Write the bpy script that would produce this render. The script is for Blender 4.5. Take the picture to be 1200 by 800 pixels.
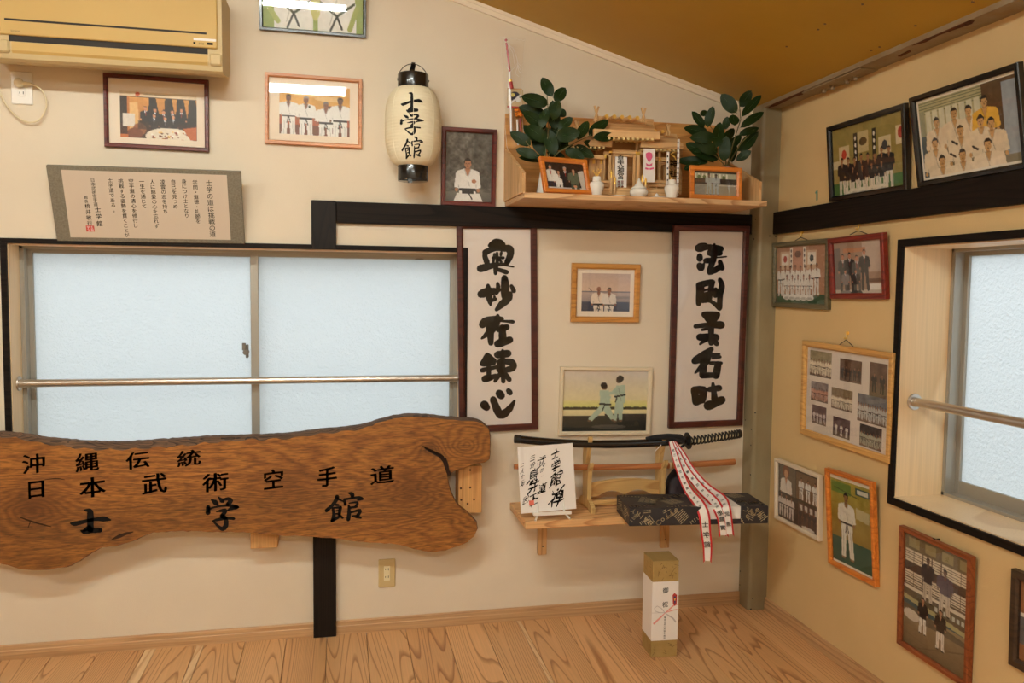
import bpy, bmesh, math, random
import numpy as np
from mathutils import Vector, Matrix
from mathutils.geometry import tessellate_polygon

for _o in list(bpy.data.objects): bpy.data.objects.remove(_o)
SC = bpy.context.scene
COL = SC.collection
PI = math.pi
rnd = random.Random(7)

# ------------------------------------------------------------------ camera
# World: back wall is Y=0 (room at Y<0), right wall is X=0 (room at X<0), floor Z=0, metres.
YAW, PITCH, ROLL, FPX = 0.211029736, -0.0637125942, 0.0104603846, 948.3437
CAM = np.array([-1.88732, -3.35, 1.43084])
_f = np.array([math.sin(YAW)*math.cos(PITCH), math.cos(YAW)*math.cos(PITCH), math.sin(PITCH)])
_r = np.array([math.cos(YAW), -math.sin(YAW), 0.0]); _u = np.cross(_r, _f)
RT = _r*math.cos(ROLL) + _u*math.sin(ROLL); UP = -_r*math.sin(ROLL) + _u*math.cos(ROLL); FW = _f
cd = bpy.data.cameras.new('camera'); cam = bpy.data.objects.new('camera', cd); COL.objects.link(cam)
cd.sensor_width = 36.0; cd.lens = FPX/1200*36.0; cd.clip_start = 0.05
cam.matrix_world = Matrix(((RT[0], UP[0], -FW[0], CAM[0]), (RT[1], UP[1], -FW[1], CAM[1]), (RT[2], UP[2], -FW[2], CAM[2]), (0, 0, 0, 1)))
SC.camera = cam
SC.view_settings.view_transform = 'Standard'
SC.view_settings.look = 'None'
SC.view_settings.gamma = 1.0
SC.view_settings.use_curve_mapping = False
SC.view_settings.exposure = EXPO = 0.0
SC.cycles.use_denoising = True
SC.cycles.max_bounces = 8; SC.cycles.diffuse_bounces = 5; SC.cycles.transparent_max_bounces = 12

# ------------------------------------------------------------------ world: an overcast day outside the frosted windows
wd = bpy.data.worlds.new('overcast_sky'); SC.world = wd; wd.use_nodes = True
wn = wd.node_tree; bg = wn.nodes['Background']
_tc = wn.nodes.new('ShaderNodeTexCoord'); _sx = wn.nodes.new('ShaderNodeSeparateXYZ'); _rp = wn.nodes.new('ShaderNodeValToRGB')
wn.links.new(_tc.outputs['Generated'], _sx.inputs[0]); wn.links.new(_sx.outputs['Z'], _rp.inputs[0])
_rp.color_ramp.elements[0].color = (0.60, 0.64, 0.66, 1); _rp.color_ramp.elements[1].color = (0.86, 0.95, 1.0, 1)
wn.links.new(_rp.outputs[0], bg.inputs[0]); bg.inputs[1].default_value = 2.3

# ------------------------------------------------------------------ room lamps: tube fixtures under the ceiling, behind and left of the camera
# (x, y, z, strength); their glowing tubes are built with the fixtures below
LAMPS = [(-2.42, -2.2, 2.76, 124), (-1.9, -4.6, 2.60, 118), (-4.9, -3.6, 3.05, 128)]
LAMP_COL = (0.96, 1.02, 0.96)

# ------------------------------------------------------------------ measuring helper: where the sight line of a photograph pixel meets a real plane
def ray(px, py):
    return RT*((px-600)/FPX) - UP*((py-400)/FPX) + FW
def B(px, py, off=0.0):              # plane parallel to the back wall, off metres in front of it
    d = ray(px, py); return CAM + d*((-off-CAM[1])/d[1])
def Rw(px, py, off=0.0):             # plane parallel to the right wall
    d = ray(px, py); return CAM + d*((-off-CAM[0])/d[0])
def Fz(px, py, z=0.0):               # horizontal plane
    d = ray(px, py); return CAM + d*((z-CAM[2])/d[2])

# ------------------------------------------------------------------ mesh builder
def lin(c):
    return tuple(((v/255)/12.92 if v/255 <= 0.04045 else ((v/255+0.055)/1.055)**2.4) for v in c)
class MB:
    def __init__(s): s.v = []; s.f = []; s.m = []; s.sm = []
    def add(s, vs, fs, mi=0, smooth=False, M=None):
        b = len(s.v)
        for v in vs:
            v = Vector(v)
            s.v.append(tuple(M @ v if M is not None else v))
        for f in fs: s.f.append(tuple(i+b for i in f)); s.m.append(mi); s.sm.append(smooth)
        return s
    def box(s, x0, x1, y0, y1, z0, z1, mi=0, c=0.0, M=None):
        x0, x1 = min(x0, x1), max(x0, x1); y0, y1 = min(y0, y1), max(y0, y1); z0, z1 = min(z0, z1), max(z0, z1)
        if c <= 0:
            vs = [(x, y, z) for z in (z0, z1) for y in (y0, y1) for x in (x0, x1)]
            fs = [(0, 2, 3, 1), (4, 5, 7, 6), (0, 1, 5, 4), (2, 6, 7, 3), (0, 4, 6, 2), (1, 3, 7, 5)]
            return s.add(vs, fs, mi, False, M)
        bm = bmesh.new(); bmesh.ops.create_cube(bm, size=1)
        for v in bm.verts: v.co = Vector(((x0+x1)/2+v.co.x*(x1-x0), (y0+y1)/2+v.co.y*(y1-y0), (z0+z1)/2+v.co.z*(z1-z0)))
        bmesh.ops.bevel(bm, geom=bm.edges[:], offset=c, segments=1, affect='EDGES')
        bm.verts.index_update()
        s.add([v.co.copy() for v in bm.verts], [[v.index for v in f.verts] for f in bm.faces], mi, False, M); bm.free(); return s
    def cyl(s, p0, p1, r0, r1=None, n=16, mi=0, M=None, cap=True):
        r1 = r0 if r1 is None else r1
        return s.tube([p0, p1], [r0, r1], n, mi, M, cap)
    def tube(s, pts, r, n=8, mi=0, M=None, cap=True, closed=False):
        pts = [Vector(p) for p in pts]; k = len(pts)
        rr = r if isinstance(r, (list, tuple)) else [r]*k
        vs = []; fs = []; up = None
        for i, p in enumerate(pts):
            a = pts[(i-1) % k] if (i > 0 or closed) else p; b = pts[(i+1) % k] if (i < k-1 or closed) else p
            t = (b-a).normalized()
            if up is None:
                up = Vector((0, 0, 1)) if abs(t.z) < 0.9 else Vector((1, 0, 0))
            u = (up - t*up.dot(t)).normalized(); w = t.cross(u); up = u
            for j in range(n):
                an = 2*PI*j/n; vs.append(p + (u*math.cos(an)+w*math.sin(an))*rr[i])
        for i in range(k if closed else k-1):
            for j in range(n):
                a = i*n+j; b = i*n+(j+1) % n; c = ((i+1) % k)*n+(j+1) % n; d = ((i+1) % k)*n+j
                fs.append((a, b, c, d))
        s.add(vs, fs, mi, True, M)
        if cap and not closed:
            s.add(vs[:n], [tuple(range(n))[::-1]], mi, False, M); s.add(vs[-n:], [tuple(range(n))], mi, False, M)
        return s
    def lathe(s, prof, c=(0, 0, 0), n=24, mi=0, M=None, smooth=True):
        vs = []; fs = []; k = len(prof)
        for r, z in prof:
            for j in range(n):
                a = 2*PI*j/n; vs.append((c[0]+r*math.cos(a), c[1]+r*math.sin(a), c[2]+z))
        for i in range(k-1):
            for j in range(n): fs.append((i*n+j, i*n+(j+1) % n, (i+1)*n+(j+1) % n, (i+1)*n+j))
        return s.add(vs, fs, mi, smooth, M)
    def prism(s, poly, y0, y1, mi=0, mside=None, M=None, axis='y', back=True):
        # poly in (x,z); extruded along y from y0 (front, towards the room) to y1
        mside = mi if mside is None else mside
        def P(a, b, d): return {'y': (a, d, b), 'x': (d, a, b), 'z': (a, b, d)}[axis]
        ar = sum(poly[i][0]*poly[(i+1) % len(poly)][1]-poly[(i+1) % len(poly)][0]*poly[i][1] for i in range(len(poly)))
        if ar < 0: poly = poly[::-1]
        n = len(poly); tri = tessellate_polygon([[Vector((a, b, 0)) for a, b in poly]])
        fr = [P(a, b, y0) for a, b in poly]; bk = [P(a, b, y1) for a, b in poly]
        fl = []
        for t in tri:
            q = [poly[i] for i in t]
            z = (q[1][0]-q[0][0])*(q[2][1]-q[0][1])-(q[2][0]-q[0][0])*(q[1][1]-q[0][1])
            fl.append(tuple(t) if z > 0 else tuple(t)[::-1])
        s.add(fr, fl, mi, False, M)
        if back: s.add(bk, [f[::-1] for f in fl], mi, False, M)
        s.add(fr+bk, [(i, i+n, (i+1) % n+n, (i+1) % n) for i in range(n)], mside, False, M)
        return s

def new_mesh(name, mb, mats):
    me = bpy.data.meshes.new(name); me.from_pydata(mb.v, [], mb.f)
    if not isinstance(mats, (list, tuple)): mats = [mats]
    for m in mats: me.materials.append(m)
    me.polygons.foreach_set('material_index', mb.m); me.polygons.foreach_set('use_smooth', mb.sm)
    me.update(); return me
WM = {}
def thing(name, label, cat, M, group=None):
    if not isinstance(M, Matrix): M = Matrix.Translation(Vector(M))
    o = bpy.data.objects.new(name, None); COL.objects.link(o); o.matrix_world = M; o.empty_display_size = 0.05
    WM[o] = M; o['label'] = label; o['category'] = cat
    if group: o['group'] = group
    return o
def part(name, mb, mats, parent, label=None, world=False, kind=None):
    if world:
        I = WM[parent].inverted(); mb.v = [tuple(I @ Vector(v)) for v in mb.v]
    o = bpy.data.objects.new(name, new_mesh(name, mb, mats)); COL.objects.link(o); o.parent = parent
    WM[o] = WM[parent]
    if label: o['label'] = label
    if kind: o['kind'] = kind
    return o
def solo(name, mb, mats, label=None, cat=None, group=None, kind=None):
    a = np.array(mb.v); c = Vector(((a[:, 0].min()+a[:, 0].max())/2, (a[:, 1].min()+a[:, 1].max())/2, a[:, 2].min()))
    mb.v = [tuple(Vector(v)-c) for v in mb.v]
    o = bpy.data.objects.new(name, new_mesh(name, mb, mats)); COL.objects.link(o); o.location = c
    WM[o] = Matrix.Translation(c)
    for k, v in (('label', label), ('category', cat), ('group', group), ('kind', kind)):
        if v: o[k] = v
    return o
def struct(name, mb, mats, label=None): return solo(name, mb, mats, label, None, None, 'structure')

# ------------------------------------------------------------------ materials (procedural)
MATS = {}
def _new(name):
    m = bpy.data.materials.new(name); m.use_nodes = True; nt = m.node_tree
    return m, nt, nt.nodes['Principled BSDF']
def N(nt, t, **kw):
    n = nt.nodes.new(t)
    for k, v in kw.items():
        if k in n.inputs.keys(): n.inputs[k].default_value = v
        else: setattr(n, k, v)
    return n
def paint(name, c, rough=0.6, metal=0.0, c2=None, scale=20.0, bump=0.0, bscale=200.0, spec=0.5, stretch=(1, 1, 1), coat=0):
    if name in MATS: return MATS[name]
    m, nt, p = _new(name); p.inputs['Roughness'].default_value = rough; p.inputs['Metallic'].default_value = metal
    p.inputs['Specular IOR Level'].default_value = spec; p.inputs['Coat Weight'].default_value = coat
    p.inputs['Base Color'].default_value = (*lin(c), 1)
    tc = N(nt, 'ShaderNodeTexCoord')
    if c2:
        mp = N(nt, 'ShaderNodeMapping'); mp.inputs['Scale'].default_value = stretch
        nz = N(nt, 'ShaderNodeTexNoise', Scale=scale, Detail=5.0, Roughness=0.6); rp = N(nt, 'ShaderNodeValToRGB')
        rp.color_ramp.elements[0].position = 0.35; rp.color_ramp.elements[1].position = 0.65
        rp.color_ramp.elements[0].color = (*lin(c), 1); rp.color_ramp.elements[1].color = (*lin(c2), 1)
        nt.links.new(tc.outputs['Object'], mp.inputs[0]); nt.links.new(mp.outputs[0], nz.inputs['Vector'])
        nt.links.new(nz.outputs[0], rp.inputs[0]); nt.links.new(rp.outputs[0], p.inputs['Base Color'])
    if bump:
        n2 = N(nt, 'ShaderNodeTexNoise', Scale=bscale, Detail=3.0); bp = N(nt, 'ShaderNodeBump', Strength=bump, Distance=0.002)
        nt.links.new(tc.outputs['Object'], n2.inputs['Vector']); nt.links.new(n2.outputs[0], bp.inputs['Height']); nt.links.new(bp.outputs[0], p.inputs['Normal'])
    MATS[name] = m; return m
def wood(name, base, dark, along='x', cross=7.0, lng=0.8, lines=55.0, width=0.35, rough=0.5, var=0.12, fine=0.3, pores=0.0, warp=0.0, coat=0.0, bump=0.15, rand=9.0, light=None, spec=0.5):
    """annual-ring grain: contour lines of a stretched noise field, with fine fibre streaks"""
    if name in MATS: return MATS[name]
    m, nt, p = _new(name); L = nt.links.new
    p.inputs['Specular IOR Level'].default_value = spec; p.inputs['Roughness'].default_value = rough; p.inputs['Coat Weight'].default_value = coat; p.inputs['Coat Roughness'].default_value = 0.25
    tc = N(nt, 'ShaderNodeTexCoord'); oi = N(nt, 'ShaderNodeObjectInfo')
    sc = {'x': (lng, cross, cross), 'y': (cross, lng, cross), 'z': (cross, cross, lng)}[along]
    mul = N(nt, 'ShaderNodeMath', operation='MULTIPLY'); mul.inputs[1].default_value = rand*7.3; L(oi.outputs['Random'], mul.inputs[0])
    cmb = N(nt, 'ShaderNodeCombineXYZ'); [L(mul.outputs[0], cmb.inputs[i]) for i in range(3)]
    mp = N(nt, 'ShaderNodeMapping'); mp.inputs['Scale'].default_value = sc
    ad = N(nt, 'ShaderNodeVectorMath', operation='ADD'); L(tc.outputs['Object'], mp.inputs[0]); L(mp.outputs[0], ad.inputs[0]); L(cmb.outputs[0], ad.inputs[1])
    src = ad.outputs[0]
    if warp:
        wz = N(nt, 'ShaderNodeTexNoise', Scale=1.3, Detail=2.0); sb = N(nt, 'ShaderNodeVectorMath', operation='SUBTRACT'); sb.inputs[1].default_value = (.5, .5, .5)
        ms = N(nt, 'ShaderNodeVectorMath', operation='SCALE'); ms.inputs['Scale'].default_value = warp; a2 = N(nt, 'ShaderNodeVectorMath', operation='ADD')
        L(src, wz.inputs['Vector']); L(wz.outputs['Color'], sb.inputs[0]); L(sb.outputs[0], ms.inputs[0]); L(src, a2.inputs[0]); L(ms.outputs[0], a2.inputs[1]); src = a2.outputs[0]
    nz = N(nt, 'ShaderNodeTexNoise', Scale=0.7, Detail=0.7, Roughness=0.35); L(src, nz.inputs['Vector'])
    k = N(nt, 'ShaderNodeMath', operation='MULTIPLY'); k.inputs[1].default_value = lines; L(nz.outputs[0], k.inputs[0])
    fr = N(nt, 'ShaderNodeMath', operation='FRACT'); L(k.outputs[0], fr.inputs[0])
    rp = N(nt, 'ShaderNodeValToRGB'); e = rp.color_ramp.elements
    e[0].position = 0.0; e[0].color = (*lin(base), 1); e[1].position = 1.0; e[1].color = (*lin(base), 1)
    q = e.new(1-width); q.color = (*lin(light or base), 1); q = e.new(0.93); q.color = (*lin(dark), 1)
    L(fr.outputs[0], rp.inputs[0])
    # fibres
    mp2 = N(nt, 'ShaderNodeMapping'); s2 = {'x': (3, 160, 160), 'y': (160, 3, 160), 'z': (160, 160, 3)}[along]; mp2.inputs['Scale'].default_value = s2
    fz = N(nt, 'ShaderNodeTexNoise', Scale=1.0, Detail=3.0); L(tc.outputs['Object'], mp2.inputs[0]); L(mp2.outputs[0], fz.inputs['Vector'])
    mr = N(nt, 'ShaderNodeMapRange'); mr.inputs['From Min'].default_value = 0.3; mr.inputs['From Max'].default_value = 0.7; mr.inputs['To Min'].default_value = 1-fine; mr.inputs['To Max'].default_value = 1+fine*0.4
    L(fz.outputs[0], mr.inputs['Value'])
    mx = N(nt, 'ShaderNodeVectorMath', operation='SCALE'); L(rp.outputs[0], mx.inputs[0]); L(mr.outputs[0], mx.inputs['Scale'])
    # per-piece tone and slow mottling
    bz = N(nt, 'ShaderNodeTexNoise', Scale=0.35, Detail=2.0); L(src, bz.inputs['Vector'])
    m1 = N(nt, 'ShaderNodeMapRange'); m1.inputs['From Min'].default_value = 0.3; m1.inputs['From Max'].default_value = 0.7; m1.inputs['To Min'].default_value = 1-var; m1.inputs['To Max'].default_value = 1+var; L(bz.outputs[0], m1.inputs['Value'])
    m2 = N(nt, 'ShaderNodeMapRange'); m2.inputs['To Min'].default_value = 1-var*0.8; m2.inputs['To Max'].default_value = 1+var*0.6; L(oi.outputs['Random'], m2.inputs['Value'])
    mm = N(nt, 'ShaderNodeMath', operation='MULTIPLY'); L(m1.outputs[0], mm.inputs[0]); L(m2.outputs[0], mm.inputs[1])
    my = N(nt, 'ShaderNodeVectorMath', operation='SCALE'); L(mx.outputs[0], my.inputs[0]); L(mm.outputs[0], my.inputs['Scale'])
    L(my.outputs[0], p.inputs['Base Color'])
    bp = N(nt, 'ShaderNodeBump', Strength=bump, Distance=0.001); L(fz.outputs[0], bp.inputs['Height']); L(bp.outputs[0], p.inputs['Normal'])
    MATS[name] = m; return m
def vcol(name='photo_print', rough=0.45):
    if name in MATS: return MATS[name]
    m, nt, p = _new(name); a = N(nt, 'ShaderNodeVertexColor'); a.layer_name = 'Col'
    p.inputs['Roughness'].default_value = rough; nt.links.new(a.outputs['Color'], p.inputs['Base Color']); MATS[name] = m; return m
def glass(name, wave=0.0, tint=(255, 255, 255), refl=1.0, rough=0.02, haze=0.0):
    if name in MATS: return MATS[name]
    m, nt, p = _new(name); nt.nodes.remove(p); out = nt.nodes['Material Output']; L = nt.links.new
    tr = N(nt, 'ShaderNodeBsdfTransparent'); tr.inputs[0].default_value = (*lin(tint), 1)
    gl = N(nt, 'ShaderNodeBsdfGlossy'); gl.inputs['Roughness'].default_value = rough
    fr = N(nt, 'ShaderNodeFresnel', IOR=1.5); mu = N(nt, 'ShaderNodeMath', operation='MULTIPLY_ADD'); mu.inputs[1].default_value = refl; mu.inputs[2].default_value = haze
    ge = N(nt, 'ShaderNodeNewGeometry'); iv = N(nt, 'ShaderNodeMath', operation='SUBTRACT'); iv.inputs[0].default_value = 1.0; L(ge.outputs['Backfacing'], iv.inputs[1]); fm = N(nt, 'ShaderNodeMath', operation='MULTIPLY'); L(fr.outputs[0], fm.inputs[0]); L(iv.outputs[0], fm.inputs[1])
    mix = N(nt, 'ShaderNodeMixShader'); L(fm.outputs[0], mu.inputs[0]); L(mu.outputs[0], mix.inputs[0]); L(tr.outputs[0], mix.inputs[1]); L(gl.outputs[0], mix.inputs[2]); L(mix.outputs[0], out.inputs[0])
    if wave:
        tc = N(nt, 'ShaderNodeTexCoord'); nz = N(nt, 'ShaderNodeTexNoise', Scale=4.0, Detail=1.0); bp = N(nt, 'ShaderNodeBump', Strength=wave, Distance=0.02)
        L(tc.outputs['Object'], nz.inputs['Vector']); L(nz.outputs[0], bp.inputs['Height']); L(bp.outputs[0], gl.inputs['Normal']); L(bp.outputs[0], fr.inputs['Normal'])
    MATS[name] = m; return m

def frosted():
    m, nt, p = _new('frosted_glass'); nt.nodes.remove(p); out = nt.nodes['Material Output']; L = nt.links.new
    tc = N(nt, 'ShaderNodeTexCoord'); nz = N(nt, 'ShaderNodeTexNoise', Scale=85.0, Detail=4.0, Roughness=0.65); L(tc.outputs['Object'], nz.inputs['Vector'])
    bp = N(nt, 'ShaderNodeBump', Strength=0.9, Distance=0.006); L(nz.outputs[0], bp.inputs['Height'])
    tl = N(nt, 'ShaderNodeBsdfTranslucent'); tl.inputs[0].default_value = (0.86, 0.90, 0.91, 1); L(bp.outputs[0], tl.inputs['Normal'])
    df = N(nt, 'ShaderNodeBsdfDiffuse'); df.inputs[0].default_value = (0.5, 0.53, 0.53, 1); L(bp.outputs[0], df.inputs['Normal'])
    gl = N(nt, 'ShaderNodeBsdfGlossy'); gl.inputs['Roughness'].default_value = 0.12; L(bp.outputs[0], gl.inputs['Normal'])
    m1 = N(nt, 'ShaderNodeMixShader'); m1.inputs[0].default_value = 0.16; L(tl.outputs[0], m1.inputs[1]); L(df.outputs[0], m1.inputs[2])
    m2 = N(nt, 'ShaderNodeMixShader'); m2.inputs[0].default_value = 0.05; L(m1.outputs[0], m2.inputs[1]); L(gl.outputs[0], m2.inputs[2])
    L(m2.outputs[0], out.inputs[0]); MATS['frosted_glass'] = m; return m
def ceiling_mat():
    return paint('mustard_paint', (190, 152, 50), 0.55, c2=(180, 142, 42), scale=1.5, bump=0.1)

M_wall = paint('cream_wallpaper', (228, 215, 193), 0.75, c2=(223, 209, 186), scale=2.0, bump=0.35, bscale=420)
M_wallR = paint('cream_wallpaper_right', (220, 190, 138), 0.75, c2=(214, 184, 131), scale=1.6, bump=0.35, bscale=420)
M_dark = wood('black_brown_wood', (30, 22, 17), (15, 11, 9), 'x', cross=9, lines=22, width=0.5, rough=0.6, fine=0.35, spec=0.15)
M_darkz = wood('black_brown_wood_upright', (32, 23, 17), (16, 11, 9), 'z', cross=14, lines=22, width=0.5, rough=0.55, fine=0.4, spec=0.2)
M_black = paint('matt_black', (26, 23, 21), 0.5)
M_gblack = paint('gloss_black', (20, 19, 19), 0.22, coat=0.4)
M_alu = paint('bronze_aluminium', (168, 164, 154), 0.38, 0.35)
M_lining = wood('pale_birch_lining', (232, 203, 160), (216, 182, 136), 'z', cross=3, lines=7, width=0.5, rough=0.45, fine=0.08, var=0.05)
M_steel = paint('stainless_steel', (206, 198, 188), 0.30, 0.9)
M_gold = paint('brass_gold', (250, 208, 104), 0.3, 0.6)
M_white = paint('white_plastic', (238, 234, 226), 0.35)
M_porc = paint('white_porcelain', (240, 236, 226), 0.14, coat=0.3)
M_paper = paint('white_paper', (240, 234, 228), 0.8)
M_cream = paint('cream_plastic', (226, 210, 172), 0.4)
M_ink = paint('black_ink', (14, 12, 11), 0.65, spec=0.2)
M_red = paint('seal_red', (205, 62, 48), 0.7)
M_beige_w = wood('hinoki_wood', (222, 180, 126), (196, 148, 94), 'x', cross=10, lines=16, width=0.4, rough=0.5, fine=0.12, var=0.08)
M_beige_wz = wood('hinoki_wood_upright', (222, 180, 126), (196, 148, 94), 'z', cross=10, lines=16, width=0.4, rough=0.5, fine=0.12, var=0.08)
M_pine = wood('pine_board', (226, 178, 122), (190, 132, 82), 'x', cross=9, lines=22, width=0.4, rough=0.5, fine=0.15, var=0.1)
M_glass = glass('picture_glass', refl=1.3)
M_acryl = glass('wavy_acrylic_sheet', wave=0.35, refl=1.6, rough=0.05)
M_photo = vcol()
M_back = paint('grey_backing_board', (150, 130, 105), 0.9)

# ------------------------------------------------------------------ lettering
_tcur = None; _glyph = {}
def glyphs(ch, bold=0.0):
    """characters thickened by laying copies around a flat brush tip"""
    v, f = _outline(ch)
    if bold <= 0 or not len(v): return v, f
    key = (ch, round(bold, 4))
    if key not in _glyph:
        k = 8 if bold > .015 else 4; vs = [v]; fs = list(f); n = len(v)
        for i in range(k):
            an = 2*PI*i/k+.4; vs.append(v+np.array([math.cos(an)*bold*1.15, math.sin(an)*bold*.75]))
            fs += [tuple(q+n*(i+1) for q in g) for g in f]
        _glyph[key] = (np.concatenate(vs), fs)
    return _glyph[key]
def _outline(ch, offset=0.0):
    """outline mesh of one character, centred on its box, one unit high em"""
    global _tcur
    key = (ch, 'o')
    if key in _glyph: return _glyph[key]
    c = bpy.data.curves.new('lettering', 'FONT'); c.body = ch; c.offset = offset; c.resolution_u = 3
    o = bpy.data.objects.new('lettering', c); COL.objects.link(o)
    bpy.context.view_layer.update()
    me = bpy.data.meshes.new_from_object(o.evaluated_get(bpy.context.evaluated_depsgraph_get()))
    v = np.array([tuple(q.co)[:2] for q in me.vertices]) if len(me.vertices) else np.zeros((0, 2))
    f = [tuple(p.vertices) for p in me.polygons]
    bpy.data.objects.remove(o); bpy.data.curves.remove(c); bpy.data.meshes.remove(me)
    if len(v):
        if ord(ch[0]) > 0x2E00 and len(ch) == 1: v = v - np.array([(v[:, 0].min()+v[:, 0].max())/2, 0.38])
        else: v = v - np.array([(v[:, 0].min()+v[:, 0].max())/2, (v[:, 1].min()+v[:, 1].max())/2])
    _glyph[key] = (v, f); return _glyph[key]
def put_text(mb, ch, cx, cz, size, y, mi=0, bold=0.0, shear=0.0, rot=0.0, sx=1.0, M=None, fn=None, brush=0.0, slant=0.0):
    v, f = glyphs(ch, bold)
    if not len(v): return
    a = v*size; a = a*np.array([sx, 1])
    if brush:
        a = a + brush*size*np.stack([np.sin(v[:, 1]*9+v[:, 0]*5+cz*31), np.sin(v[:, 0]*8-v[:, 1]*4+cx*37)], 1)
    x = a[:, 0]+slant*a[:, 1]; z = a[:, 1]+shear*a[:, 0]
    c, s_ = math.cos(rot), math.sin(rot); x, z = x*c-z*s_, x*s_+z*c
    vs = [(cx+p, y, cz+q) for p, q in zip(x, z)]
    if fn: vs = [fn(*t) for t in vs]
    mb.add(vs, [g for g in f], mi, False, M)
def column(mb, s, cx, z0, size, y, step=None, **kw):
    step = step or size*1.02
    for i, ch in enumerate(s):
        put_text(mb, ch, cx, z0-i*step, size, y, **kw)
# ------------------------------------------------------------------ brush writing: strokes as (x, y, width) in a measuring grid
def stroke_mesh(strokes, fat=1.0):
    V_, F_ = [], []
    for st in strokes:
        P = np.array(st, float); pts = []
        for i in range(len(P)-1):
            p0, p1, p2, p3 = P[max(i-1, 0)], P[i], P[i+1], P[min(i+2, len(P)-1)]
            for k in range(5):
                u = k/5; q = .5*((2*p1)+(p2-p0)*u+(2*p0-5*p1+4*p2-p3)*u*u+(3*p1-p0-3*p2+p3)*u**3); pts.append(q)
        pts.append(P[-1]); b = len(V_); n = len(pts)
        for i, q in enumerate(pts):
            a = pts[max(i-1, 0)]; c = pts[min(i+1, n-1)]; t = c[:2]-a[:2]; t = t/(np.linalg.norm(t)+1e-9); w = max(q[2], 4)*.5*fat*(1+.05*math.sin(i*2.3+q[0]))
            V_.append(q[:2]+np.array([-t[1], t[0]])*w); V_.append(q[:2]-np.array([-t[1], t[0]])*w)
        F_ += [(b+2*i, b+2*i+1, b+2*i+3, b+2*i+2) for i in range(n-1)]
        for q in (pts[0], pts[-1]):
            b = len(V_); w = max(q[2], 4)*.5*fat*.96
            for k in range(9): V_.append(q[:2]+np.array([math.cos(2*PI*k/9+.3), math.sin(2*PI*k/9+.3)])*w)
            F_.append(tuple(range(b, b+9)))
    return np.array(V_), F_
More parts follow.
